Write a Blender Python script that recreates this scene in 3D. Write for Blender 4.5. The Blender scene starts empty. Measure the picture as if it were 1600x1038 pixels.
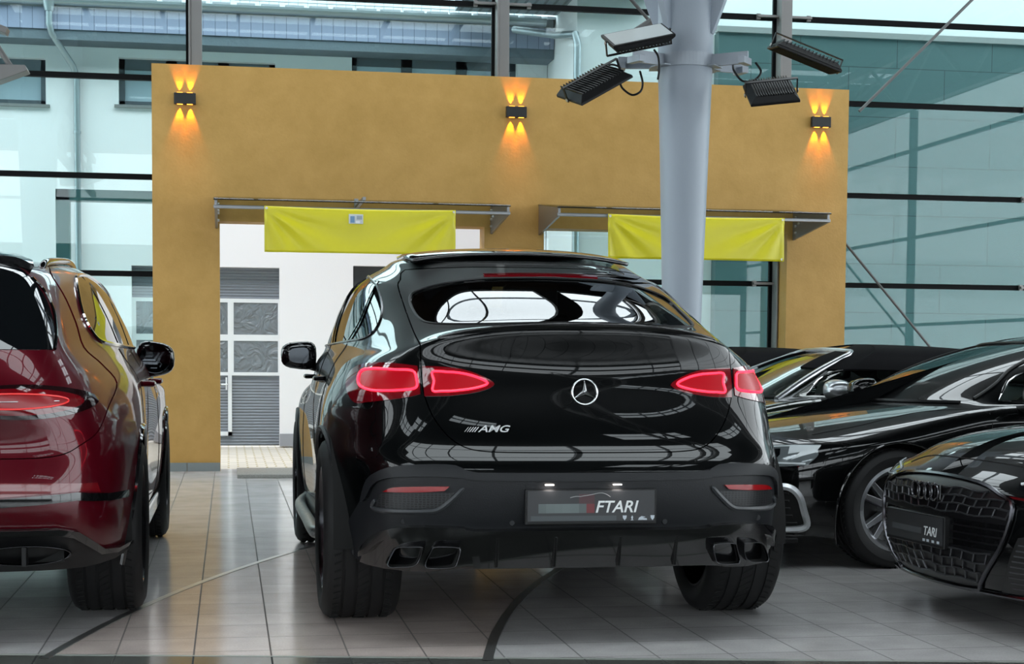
import math, random
import numpy as np
random.seed(7)

# ------------------------------------------------------------------ smooth car surfaces
class Surf:
    """cubic spline surface through a control net; rows run bottom to roof line,
    columns run rear centre to front centre, mirrored to the other side"""
    def __init__(self, rows, fit=4, scale=(1, 1, 1)):
        P = np.array(rows, float) * np.array(scale)
        self.R, self.C = P.shape[:2]
        C = self.C
        M = P[:, C-2:0:-1].copy(); M[:, :, 0] *= -1
        self.T = np.concatenate([P, M], 1)
        self.N = self.T.shape[1]
        self.G = self.T.copy()
        for _ in range(fit):
            self._ext()
            rr, cc = np.meshgrid(np.arange(self.R), np.arange(self.N), indexing='ij')
            S = self.ev(cc.ravel(), rr.ravel()).reshape(self.R, self.N, 3)
            self.G = self.G + (self.T - S)
        self._ext()
    def _ext(self):
        G = self.G
        a = 2*G[:1] - G[1:2]; b = 2*a - G[:1]
        k = (-np.arange(self.N)) % self.N
        top = [G[self.R-1-i][k][None] for i in (1, 2, 3)]
        self.E = np.concatenate([b, a, G] + top, 0)
    @staticmethod
    def _w(t):
        return np.stack([(1-t)**3/6, (3*t**3-6*t**2+4)/6, (-3*t**3+3*t**2+3*t+1)/6, t**3/6], -1)
    def ev(self, u, v):
        u = np.asarray(u, float); v = np.clip(np.asarray(v, float), -0.9, self.R + 0.5)
        ui = np.floor(u).astype(int); vi = np.floor(v).astype(int)
        wu = self._w(u-ui); wv = self._w(v-vi)
        out = 0
        for i in range(4):
            for j in range(4):
                out = out + self.E[vi+i+1, (ui+j-1) % self.N] * (wv[..., i]*wu[..., j])[..., None]
        return out
    def nrm(self, u, v):
        e = 0.02
        du = self.ev(np.asarray(u)+e, v) - self.ev(np.asarray(u)-e, v)
        dv = self.ev(u, np.asarray(v)+e) - self.ev(u, np.asarray(v)-e)
        n = np.cross(du, dv)
        return n/np.maximum(np.linalg.norm(n, axis=-1), 1e-9)[..., None]
    def inv(self, pts, ax, ur, vr, n=260):
        """(u, v) of surface points whose two coordinates `ax` equal pts, inside the given ranges"""
        pts = np.asarray(pts, float)
        us = np.linspace(*ur, n); vs = np.linspace(*vr, n)
        U, V = np.meshgrid(us, vs); U = U.ravel(); V = V.ravel()
        S = self.ev(U, V)[:, ax]
        out = []
        for p in pts:
            k = int(np.argmin(((S-p)**2).sum(1))); q = np.array([U[k], V[k]])
            for _ in range(6):
                e = 1e-3
                s0 = self.ev(q[0], q[1])[ax]
                J = np.stack([(self.ev(q[0]+e, q[1])[ax]-s0)/e, (self.ev(q[0], q[1]+e)[ax]-s0)/e], 1)
                try: d = np.linalg.solve(J, p-s0)
                except np.linalg.LinAlgError: break
                d = np.clip(d, -.1, .1)
                q = q+d
                q[0] = min(max(q[0], ur[0]), ur[1]); q[1] = min(max(q[1], vr[0]), vr[1])
            if ((self.ev(q[0], q[1])[ax]-p)**2).sum() > ((S[k]-p)**2).sum(): q = np.array([U[k], V[k]])
            out.append(q)
        return np.array(out)

def smooth_poly(pts, n=6, closed=True, sharp=()):
    """Catmull-Rom through the points; indices in `sharp` stay corners"""
    P = [np.array(p, float) for p in pts]; m = len(P); out = []
    rng = range(m if closed else m-1)
    for i in rng:
        p1, p2 = P[i], P[(i+1) % m]
        p0 = P[(i-1) % m] if (closed or i > 0) and i not in sharp else 2*p1-p2
        p3 = P[(i+2) % m] if (closed or i+2 < m) and (i+1) % m not in sharp else 2*p2-p1
        for k in range(n):
            t = k/n
            out.append(.5*((2*p1)+(-p0+p2)*t+(2*p0-5*p1+4*p2-p3)*t*t+(-p0+3*p1-3*p2+p3)*t**3))
    if not closed: out.append(P[-1])
    return np.array(out)

def split_poly(pts, step):
    out = []
    m = len(pts)
    for i in range(m):
        a = np.array(pts[i], float); b = np.array(pts[(i+1) % m], float)
        k = max(1, int(np.hypot(*(b-a))/step))
        for j in range(k): out.append(a+(b-a)*j/k)
    return np.array(out)

def inside(pts, poly):
    pts = np.asarray(pts, float); poly = np.asarray(poly, float)
    x, y = pts[:, 0], pts[:, 1]; c = np.zeros(len(pts), bool)
    a = poly; b = np.roll(poly, -1, 0)
    for (x1, y1), (x2, y2) in zip(a, b):
        if y1 == y2: continue
        m = ((y1 > y) != (y2 > y)) & (x < (x2-x1)*(y-y1)/(y2-y1)+x1)
        c ^= m
    return c

# big SUV coupe: local frame, y forward, origin under the middle of the rear axle
def gle_rows():
    F = [(.97, 2.55), (.97, 2.95), (.93, 3.38), (.80, 3.66), (.48, 3.83), (0, 3.88)]
    def low(z, r, f=1.0, dz=0):
        return [(x, y, z) for x, y in r] + [(x*f, y, z+dz) for x, y in F]
    rows = [
     low(.30, [(0,-.82),(.30,-.82),(.55,-.80),(.71,-.74),(.81,-.62),(.875,-.40),(.91,0),(.92,.55),(.92,1.2),(.92,1.9)], .97),
     low(.45, [(0,-.89),(.30,-.885),(.56,-.86),(.74,-.78),(.845,-.61),(.925,-.35),(.970,0),(.95,.55),(.935,1.2),(.94,1.9)]),
     low(.60, [(0,-.92),(.30,-.915),(.56,-.885),(.745,-.80),(.855,-.62),(.940,-.36),(.990,0),(.96,.55),(.945,1.2),(.95,1.9)], 1.01),
     low(.72, [(0,-.91),(.30,-.905),(.56,-.875),(.750,-.79),(.860,-.61),(.945,-.35),(1.0,0),(.97,.55),(.955,1.2),(.955,1.9)], 1.01),
     low(.80, [(0,-.85),(.30,-.845),(.56,-.815),(.745,-.735),(.857,-.56),(.938,-.32),(.995,.03),(.972,.55),(.96,1.2),(.96,1.9)], 1.0),
     low(.92, [(0,-.81),(.30,-.805),(.555,-.77),(.735,-.69),(.845,-.53),(.920,-.30),(.975,.04),(.965,.55),(.96,1.2),(.957,1.9)], .98, -.03),
     low(1.03,[(0,-.79),(.30,-.785),(.55,-.745),(.718,-.66),(.820,-.50),(.885,-.27),(.932,.04),(.937,.55),(.937,1.2),(.932,1.9)], .92, -.06),
     low(1.12,[(0,-.78),(.30,-.77),(.54,-.725),(.692,-.63),(.783,-.46),(.838,-.23),(.878,.06),(.902,.55),(.910,1.2),(.905,1.9)], .80, -.07),
    ]
    rows[7][10:] = [(.87,2.4,1.10),(.80,2.7,1.09),(.68,2.95,1.08),(.54,3.1,1.07),(.3,3.2,1.07),(0,3.25,1.07)]
    rows += [
     [(0,-.80,1.235),(.30,-.785,1.228),(.54,-.725,1.200),(.665,-.615,1.172),(.735,-.42,1.168),(.785,-.18,1.172),(.828,.10,1.178),(.862,.58,1.18),(.882,1.2,1.18),(.875,1.85,1.165),(.81,2.3,1.135),(.71,2.5,1.125),(.58,2.62,1.115),(.42,2.7,1.11),(.22,2.76,1.11),(0,2.78,1.11)],
     [(0,-.76,1.262),(.30,-.745,1.256),(.53,-.685,1.228),(.645,-.575,1.198),(.705,-.38,1.203),(.755,-.13,1.215),(.802,.14,1.225),(.845,.6,1.23),(.868,1.2,1.23),(.86,1.8,1.22),(.78,2.2,1.19),(.67,2.37,1.17),(.54,2.46,1.165),(.39,2.52,1.16),(.2,2.56,1.155),(0,2.58,1.155)],
     [(0,-.58,1.280),(.30,-.56,1.276),(.51,-.50,1.262),(.61,-.41,1.252),(.668,-.24,1.268),(.715,-.01,1.285),(.767,.24,1.297),(.82,.64,1.305),(.846,1.2,1.305),(.835,1.72,1.295),(.75,2.02,1.27),(.64,2.17,1.255),(.51,2.25,1.25),(.37,2.3,1.245),(.2,2.33,1.24),(0,2.35,1.24)],
     [(0,-.28,1.388),(.30,-.26,1.383),(.47,-.21,1.367),(.565,-.12,1.352),(.622,.03,1.367),(.675,.22,1.385),(.730,.45,1.40),(.785,.76,1.41),(.805,1.2,1.41),(.79,1.6,1.405),(.71,1.82,1.39),(.6,1.94,1.38),(.48,2.0,1.37),(.35,2.04,1.37),(.2,2.07,1.365),(0,2.09,1.365)],
     [(0,.08,1.500),(.29,.10,1.494),(.43,.14,1.48),(.52,.21,1.465),(.580,.33,1.475),(.632,.48,1.488),(.680,.66,1.50),(.725,.88,1.512),(.738,1.15,1.515),(.72,1.42,1.51),(.65,1.58,1.5),(.55,1.67,1.495),(.44,1.73,1.49),(.32,1.76,1.49),(.2,1.79,1.485),(0,1.81,1.485)],
     [(0,.48,1.600),(.25,.49,1.595),(.40,.52,1.583),(.485,.57,1.568),(.535,.66,1.57),(.572,.76,1.576),(.598,.88,1.582),(.612,1.0,1.588),(.612,1.14,1.588),(.59,1.28,1.585),(.54,1.38,1.582),(.46,1.45,1.58),(.38,1.49,1.58),(.29,1.52,1.58),(.18,1.54,1.58),(0,1.55,1.58)],
     [(0,.82,1.652),(.20,.83,1.650),(.33,.85,1.645),(.41,.88,1.637),(.46,.93,1.634),(.487,.98,1.635),(.497,1.04,1.637),(.498,1.1,1.638),(.488,1.15,1.637),(.465,1.2,1.635),(.42,1.24,1.633),(.36,1.27,1.63),(.3,1.3,1.63),(.23,1.32,1.63),(.14,1.33,1.63),(0,1.33,1.63)],
     [(0,1.0+.012*k,1.674) for k in range(16)],
    ]
    return rows

# tall luxury SUV: same frame
def red_rows():
    F = [(.97, 2.60), (.985, 3.0), (.94, 3.42), (.80, 3.70), (.48, 3.86), (0, 3.92)]
    def low(z, r, f=1.0, dz=0): return [(x, y, z) for x, y in r] + [(x*f, y, z+dz) for x, y in F]
    rows = [
     low(.30, [(0,-.96),(.30,-.96),(.58,-.94),(.78,-.86),(.88,-.70),(.93,-.44),(.95,0),(.93,.55),(.92,1.2),(.92,1.9)], .97),
     low(.45, [(0,-1.07),(.30,-1.065),(.60,-1.04),(.80,-.95),(.905,-.75),(.955,-.46),(.985,0),(.95,.55),(.935,1.2),(.94,1.9)]),
     low(.58, [(0,-1.10),(.30,-1.095),(.60,-1.07),(.81,-.97),(.92,-.76),(.968,-.46),(.998,0),(.96,.55),(.945,1.2),(.95,1.9)], 1.01),
     low(.70, [(0,-1.08),(.30,-1.075),(.60,-1.05),(.81,-.95),(.92,-.74),(.970,-.44),(1.0,0),(.965,.55),(.95,1.2),(.955,1.9)], 1.01),
     low(.80, [(0,-1.06),(.30,-1.055),(.60,-1.03),(.80,-.93),(.905,-.72),(.960,-.42),(.995,.0),(.965,.55),(.955,1.2),(.96,1.9)], 1.0),
     low(.92, [(0,-1.08),(.30,-1.075),(.58,-1.045),(.77,-.93),(.870,-.70),(.930,-.40),(.980,.04),(.962,.55),(.955,1.2),(.957,1.9)], .99, -.02),
     low(1.02,[(0,-1.07),(.30,-1.065),(.57,-1.03),(.745,-.90),(.835,-.66),(.890,-.36),(.945,.06),(.948,.55),(.945,1.2),(.94,1.9)], .95, -.05),
     low(1.10,[(0,-1.04),(.30,-1.035),(.56,-.99),(.72,-.86),(.795,-.61),(.845,-.30),(.890,.06),(.905,.55),(.905,1.2),(.90,1.9)], .80, -.05),
    ]
    rows[7][10:] = [(.86,2.4,1.09),(.78,2.75,1.08),(.66,3.0,1.07),(.52,3.15,1.06),(.3,3.25,1.06),(0,3.3,1.06)]
    rows += [
     [(0,-1.0,1.17),(.30,-.995,1.17),(.54,-.95,1.17),(.69,-.82,1.17),(.755,-.56,1.17),(.80,-.24,1.17),(.840,.10,1.17),(.865,.58,1.17),(.868,1.2,1.165),(.86,1.85,1.16),(.78,2.3,1.13),(.68,2.5,1.12),(.55,2.62,1.115),(.4,2.7,1.11),(.22,2.76,1.11),(0,2.78,1.11)],
     [(0,-.93,1.27),(.30,-.92,1.27),(.51,-.87,1.27),(.655,-.74,1.27),(.72,-.48,1.27),(.765,-.18,1.27),(.805,.14,1.27),(.828,.6,1.27),(.832,1.2,1.27),(.82,1.8,1.265),(.73,2.15,1.25),(.62,2.3,1.24),(.5,2.38,1.235),(.36,2.43,1.23),(.2,2.46,1.23),(0,2.48,1.23)],
     [(0,-.83,1.38),(.28,-.82,1.38),(.48,-.77,1.38),(.61,-.64,1.38),(.68,-.38,1.38),(.722,-.08,1.385),(.755,.22,1.39),(.775,.62,1.395),(.780,1.15,1.395),(.765,1.65,1.39),(.68,1.92,1.38),(.57,2.05,1.37),(.45,2.11,1.365),(.33,2.15,1.365),(.2,2.18,1.365),(0,2.2,1.365)],
     [(0,-.72,1.475),(.26,-.71,1.475),(.45,-.66,1.473),(.565,-.53,1.47),(.63,-.28,1.475),(.668,.0,1.485),(.695,.28,1.495),(.712,.64,1.505),(.715,1.1,1.505),(.70,1.48,1.50),(.63,1.68,1.49),(.53,1.78,1.485),(.42,1.84,1.485),(.32,1.87,1.485),(.2,1.9,1.485),(0,1.92,1.485)],
     [(0,-.60,1.517),(.24,-.59,1.517),(.41,-.54,1.512),(.51,-.41,1.507),(.565,-.18,1.517),(.598,.06,1.532),(.620,.32,1.544),(.635,.66,1.557),(.638,1.02,1.560),(.62,1.3,1.557),(.56,1.46,1.552),(.47,1.54,1.547),(.38,1.58,1.547),(.29,1.61,1.547),(.18,1.63,1.547),(0,1.64,1.547)],
     [(0,-.28,1.555),(.20,-.27,1.555),(.33,-.24,1.550),(.41,-.14,1.547),(.45,.02,1.552),(.475,.2,1.560),(.492,.42,1.569),(.50,.68,1.577),(.50,.9,1.580),(.485,1.1,1.577),(.44,1.22,1.575),(.37,1.28,1.575),(.3,1.31,1.575),(.23,1.33,1.575),(.14,1.34,1.575),(0,1.35,1.575)],
     [(0,.10+.05*k,1.592+.001*k) for k in range(16)],
    ]
    return rows

# low saloon / convertible
def low_rows(W=.92, wb=2.82, fo=.87, ro=1.05, zn=.68, zh=.78, zc=.88, zb=.87, zr=1.31, cow=.62, hdr=1.42, blunt=0., rb=0.):
    FA = wb
    def low(z, w, r_, f_, zf=None, fx=0):
        zf = z if zf is None else zf
        return [(0,-r_,z),(w*.5,-r_+.02,z),(w*.84,-r_+.12,z),(w*.965,-r_+.45,z),(w,0,z),(w*.985,wb*.33,z),(w*.98,wb*.66,z),(w*.985,FA-.5,z),(w,FA,z),
                (w*(.93+.02*blunt),FA+f_-.36+.06*blunt,z*.5+zf*.5),(w*.62,FA+f_-.10+.05*blunt,zf),(0,FA+f_,zf)]
    y = FA+fo
    rows = [low(.17, W*.93, ro-.12, fo-.05), low(.30, W*.985, ro-.03, fo), low(.45, W, ro, fo+.005), low(zn-.11, W*.998, ro, fo-.005),
            low(zn-.02, W*.985, ro-.03, fo-.05, zn-.035)]
    k = W
    rows += [
     [(0,-ro+.06,.86),(k*.48,-ro+.08,.86),(k*.80,-ro+.18,.85),(k*.93,-ro+.48,.83),(k*.965,0,.82),(k*.96,wb*.33,zb-.07),(k*.955,wb*.66,zb-.08),(k*.96,FA-.5,zb-.09),(k*.965,FA-.02,zn+.045),(k*.86,y-.46,zn+.02),(k*.52,y-.22,zn+.03),(0,y-.15,zn+.035)],
     [(0,-ro+.22,.93),(k*.46,-ro+.23,.93),(k*.75,-ro+.32,.92),(k*.87,-ro+.6,.90),(k*.90,.05,.885),(k*.915,wb*.33,zb-.01),(k*.92,wb*.66,zb-.015),(k*.915,FA-.52,zb-.025),(k*.87,FA-.1,zh+.01),(k*.70,y-.62,zh-.015),(k*.42,y-.48,zh),(0,y-.44,zh+.01)],
     [(0,-ro+.48,.955),(k*.42,-ro+.5,.955),(k*.68,-ro+.6,.94),(k*.79,-ro+.85,.92),(k*.83,.25,.905),(k*.86,wb*.36,zb+.02),(k*.87,wb*.62,zb+.02),(k*.85,FA-.66,zb+.015),(k*.76,FA-.42,zc-.02),(k*.58,FA-.30,zc-.02),(k*.34,FA-.22,zc-.015),(0,FA-.20,zc-.01)],
     [(0,-ro+.75,.99),(k*.38,-ro+.77,.99),(k*.60,-ro+.85,.97),(k*.71,-ro+1.0,.955),(k*.77,.42,.95),(k*.80,wb*.38,zb+.07),(k*.805,wb*.58,zb+.07),(k*.79,FA-.82,zb+.065),(k*.72,FA-cow-.04,zc+.04),(k*.54,FA-cow+.12,zc+.035),(k*.30,FA-cow+.20,zc+.035),(0,FA-cow+.23,zc+.035)],
     [(0,.10-rb*.7,1.10),(k*.34,.11-rb*.7,1.10),(k*.53,.16-rb*.7,1.09),(k*.62,.28-rb*.6,1.08),(k*.67,.55-rb*.4,1.08),(k*.70,wb*.38,zb+.23),(k*.705,wb*.54,zb+.23),(k*.69,FA-1.08,zb+.22),(k*.62,FA-cow-.36,zc+.20),(k*.47,FA-cow-.23,zc+.195),(k*.27,FA-cow-.15,zc+.19),(0,FA-cow-.13,zc+.19)],
     [(0,.45-rb,zr-.10),(k*.30,.46-rb,zr-.10),(k*.45,.50-rb,zr-.11),(k*.53,.60-rb,zr-.115),(k*.57,.80-rb*.6,zr-.105),(k*.59,wb*.40,zr-.09),(k*.595,wb*.50,zr-.09),(k*.58,FA-hdr,zr-.095),(k*.52,FA-hdr+.14,zr-.10),(k*.40,FA-hdr+.22,zr-.10),(k*.23,FA-hdr+.27,zr-.10),(0,FA-hdr+.28,zr-.10)],
     [(0,.80-rb,zr-.025),(k*.22,.81-rb,zr-.025),(k*.33,.84-rb,zr-.03),(k*.39,.90-rb,zr-.032),(k*.42,1.0-rb*.7,zr-.03),(k*.435,wb*.41,zr-.027),(k*.435,wb*.46,zr-.027),(k*.42,FA-hdr-.18,zr-.028),(k*.37,FA-hdr-.10,zr-.03),(k*.28,FA-hdr-.05,zr-.03),(k*.16,FA-hdr-.02,zr-.03),(0,FA-hdr-.01,zr-.03)],
     [(0,wb*.40+.012*j,zr) for j in range(12)],
    ]
    return rows
A8P = dict(W=.965, wb=3.0, fo=.93, zn=.68, zh=.82, zc=.915, zb=.92, zr=1.42, blunt=.3)
A5P = dict(cow=.61, zc=.892)
CABP = dict(W=.90, wb=2.70, fo=.85, zr=1.262, zc=.86, zb=.85, zn=.64, zh=.75, hdr=1.30, cow=.60, rb=.40)
A8L = (3.95, 6.62, 266.); A5L = (3.49, 9.19, 262.); C3L = (3.31, 11.74, 262.); C4L = (3.25, 14.62, 262.)
def car_place(L, wb):
    az = math.radians(L[2]); f = (math.sin(az), math.cos(az))
    return (L[0]-f[0]*wb, L[1]-f[1]*wb, 0), -az
import bpy, bmesh
from mathutils import Vector, Matrix, geometry
COL = bpy.context.scene.collection
PI = math.pi

# ------------------------------------------------------------------ materials
MATS = {}
def mat(name, col=(.5, .5, .5), rough=.5, metal=0., coat=0., spec=.5, emit=None, es=0., noise=None, bump=None):
    """plain procedural material; noise=(scale, amount) varies the colour, bump=(scale, strength)"""
    if name in MATS: return MATS[name]
    m = bpy.data.materials.new(name); m.use_nodes = True
    nt = m.node_tree; b = nt.nodes['Principled BSDF']
    b.inputs['Base Color'].default_value = (*col, 1); b.inputs['Roughness'].default_value = rough
    b.inputs['Metallic'].default_value = metal; b.inputs['Coat Weight'].default_value = coat
    b.inputs['Coat Roughness'].default_value = .02
    b.inputs['Specular IOR Level'].default_value = spec
    if emit: b.inputs['Emission Color'].default_value = (*emit, 1); b.inputs['Emission Strength'].default_value = es
    if noise or bump:
        tc = nt.nodes.new('ShaderNodeTexCoord')
        nz = nt.nodes.new('ShaderNodeTexNoise'); nz.inputs['Scale'].default_value = (noise or bump)[0]
        nz.inputs['Detail'].default_value = 6
        nt.links.new(tc.outputs['Object'], nz.inputs['Vector'])
        if noise:
            r = nt.nodes.new('ShaderNodeMapRange'); r.inputs[1].default_value = .3; r.inputs[2].default_value = .7
            r.inputs[3].default_value = 1-noise[1]; r.inputs[4].default_value = 1+noise[1]
            nt.links.new(nz.outputs['Fac'], r.inputs[0])
            mx = nt.nodes.new('ShaderNodeVectorMath'); mx.operation = 'SCALE'; mx.inputs[0].default_value = col
            nt.links.new(r.outputs[0], mx.inputs['Scale']); nt.links.new(mx.outputs[0], b.inputs['Base Color'])
        if bump:
            n2 = nt.nodes.new('ShaderNodeTexNoise'); n2.inputs['Scale'].default_value = bump[0]
            nt.links.new(tc.outputs['Object'], n2.inputs['Vector'])
            bp = nt.nodes.new('ShaderNodeBump'); bp.inputs['Strength'].default_value = bump[1]; bp.inputs['Distance'].default_value = .01
            nt.links.new(n2.outputs['Fac'], bp.inputs['Height']); nt.links.new(bp.outputs[0], b.inputs['Normal'])
    MATS[name] = m
    return m

def glassmat(name, tint, refl=.5, rough=0.0, base=.04):
    """thin pane: tinted see-through plus mirror reflection growing at grazing angles"""
    if name in MATS: return MATS[name]
    m = bpy.data.materials.new(name); m.use_nodes = True; nt = m.node_tree
    nt.nodes.clear(); o = nt.nodes.new('ShaderNodeOutputMaterial')
    t = nt.nodes.new('ShaderNodeBsdfTransparent'); t.inputs[0].default_value = (*tint, 1)
    g = nt.nodes.new('ShaderNodeBsdfGlossy'); g.inputs['Roughness'].default_value = rough
    lw = nt.nodes.new('ShaderNodeLayerWeight'); lw.inputs['Blend'].default_value = .5
    pw = nt.nodes.new('ShaderNodeMath'); pw.operation = 'POWER'; pw.inputs[1].default_value = 4
    ma = nt.nodes.new('ShaderNodeMath'); ma.operation = 'MULTIPLY_ADD'; ma.inputs[1].default_value = refl; ma.inputs[2].default_value = base
    mx = nt.nodes.new('ShaderNodeMixShader')
    nt.links.new(lw.outputs['Facing'], pw.inputs[0]); nt.links.new(pw.outputs[0], ma.inputs[0])
    nt.links.new(ma.outputs[0], mx.inputs[0]); nt.links.new(t.outputs[0], mx.inputs[1]); nt.links.new(g.outputs[0], mx.inputs[2])
    nt.links.new(mx.outputs[0], o.inputs[0])
    MATS[name] = m
    return m

# ------------------------------------------------------------------ scene objects
def thing(name, label, cat, loc=(0, 0, 0), rotz=0., group=None):
    o = bpy.data.objects.new(name, None); COL.objects.link(o)
    o.location = loc; o.rotation_euler = (0, 0, rotz); o.empty_display_size = .1
    o['label'] = label; o['category'] = cat
    if group: o['group'] = group
    return o
def tag(o, label, cat, group=None):
    o['label'] = label; o['category'] = cat
    if group: o['group'] = group
    return o
def struct(o): o['kind'] = 'structure'; return o

def mkobj(name, verts, faces, m, parent=None, smooth=False, normals=None):
    me = bpy.data.meshes.new(name)
    me.from_pydata([tuple(map(float, v)) for v in verts], [], [tuple(map(int, f)) for f in faces])
    if smooth:
        me.polygons.foreach_set('use_smooth', [True]*len(me.polygons))
    if normals is not None:
        me.normals_split_custom_set([tuple(map(float, n)) for n in normals])
    if m: me.materials.append(m)
    me.validate()
    o = bpy.data.objects.new(name, me); COL.objects.link(o)
    if parent: o.parent = parent
    return o

class MB:
    """collects simple solids into one mesh"""
    def __init__(s): s.v = []; s.f = []
    def add(s, vs, fs, M=None):
        k = len(s.v)
        s.v += [tuple(M @ Vector(v)) if M is not None else tuple(v) for v in vs]
        s.f += [tuple(i+k for i in f) for f in fs]
        return s
    def box(s, c, d, M=None):
        x, y, z = (a/2 for a in d)
        vs = [(c[0]+i*x, c[1]+j*y, c[2]+k*z) for i in (-1, 1) for j in (-1, 1) for k in (-1, 1)]
        return s.add(vs, [(0, 1, 3, 2), (4, 6, 7, 5), (0, 4, 5, 1), (2, 3, 7, 6), (0, 2, 6, 4), (1, 5, 7, 3)], M)
    def bb(s, a, b, M=None):
        return s.box([(p+q)/2 for p, q in zip(a, b)], [abs(q-p) for p, q in zip(a, b)], M)
    def tube(s, pts, r, n=8, closed=False, cap=True):
        P = [Vector(p) for p in pts]; m = len(P); ring = []; k0 = len(s.v)
        up = None
        for i, p in enumerate(P):
            a = P[(i-1) % m] if closed or i > 0 else p
            b = P[(i+1) % m] if closed or i < m-1 else p
            d = (b-a).normalized()
            if up is None: up = Vector((0, 0, 1)) if abs(d.z) < .9 else Vector((1, 0, 0))
            sx = d.cross(up)
            if sx.length < 1e-6: sx = d.orthogonal()
            sx.normalize(); up = sx.cross(d).normalized()
            rr = r[i] if isinstance(r, (list, tuple)) else r
            for j in range(n):
                t = 2*PI*j/n
                s.v.append(tuple(p+sx*math.cos(t)*rr+up*math.sin(t)*rr))
        for i in range(m if closed else m-1):
            for j in range(n):
                a = k0+i*n+j; b = k0+i*n+(j+1) % n; c = k0+((i+1) % m)*n+(j+1) % n; d = k0+((i+1) % m)*n+j
                s.f.append((a, b, c, d))
        if cap and not closed:
            s.f.append(tuple(k0+j for j in reversed(range(n)))); s.f.append(tuple(k0+(m-1)*n+j for j in range(n)))
        return s
    def lathe(s, prof, n=48, M=None, a0=0, a1=2*PI, axis='x'):
        """prof = (r, h) pairs turned about the local x axis (h along x) or z axis"""
        full = abs(a1-a0-2*PI) < 1e-6; m = n if full else n+1; vs = []; fs = []
        for i in range(m):
            t = a0+(a1-a0)*i/n
            for r, h in prof:
                vs.append((h, r*math.cos(t), r*math.sin(t)) if axis == 'x' else (r*math.cos(t), r*math.sin(t), h))
        q = len(prof)
        for i in range(n):
            for j in range(q-1):
                a = i*q+j; b = ((i+1) % m)*q+j
                fs.append((a, a+1, b+1, b))
        return s.add(vs, fs, M)
    def prism(s, poly, d0, d1, axis='y', M=None):
        """flat outline pushed along an axis; axis y: outline is (x, z); x: (y, z); z: (x, y)"""
        def at(p, d): return (p[0], d, p[1]) if axis == 'y' else (d, p[0], p[1]) if axis == 'x' else (p[0], p[1], d)
        n = len(poly)
        vs = [at(p, d0) for p in poly]+[at(p, d1) for p in poly]
        fs = [tuple(range(n)), tuple(range(2*n-1, n-1, -1))]+[(i, i+n, (i+1) % n+n, (i+1) % n) for i in range(n)]
        return s.add(vs, fs, M)
    def build(s, name, m, parent=None, smooth=False, bevel=0, seg=2, sub=0, loc=None):
        o = mkobj(name, s.v, s.f, m, parent)
        bm = bmesh.new(); bm.from_mesh(o.data)
        if len(bm.faces) < 60000: bmesh.ops.recalc_face_normals(bm, faces=bm.faces)
        bm.to_mesh(o.data); bm.free()
        if smooth or bevel or sub: o.data.shade_smooth()
        if bevel:
            b = o.modifiers.new('bevel', 'BEVEL'); b.width = bevel; b.segments = seg; b.limit_method = 'ANGLE'; b.angle_limit = .6; b.harden_normals = True
        if sub:
            b = o.modifiers.new('sub', 'SUBSURF'); b.levels = sub; b.render_levels = sub
        elif smooth and not bevel: o.data.set_sharp_from_angle(angle=.7)
        if loc: o.location = loc
        return o

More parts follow.
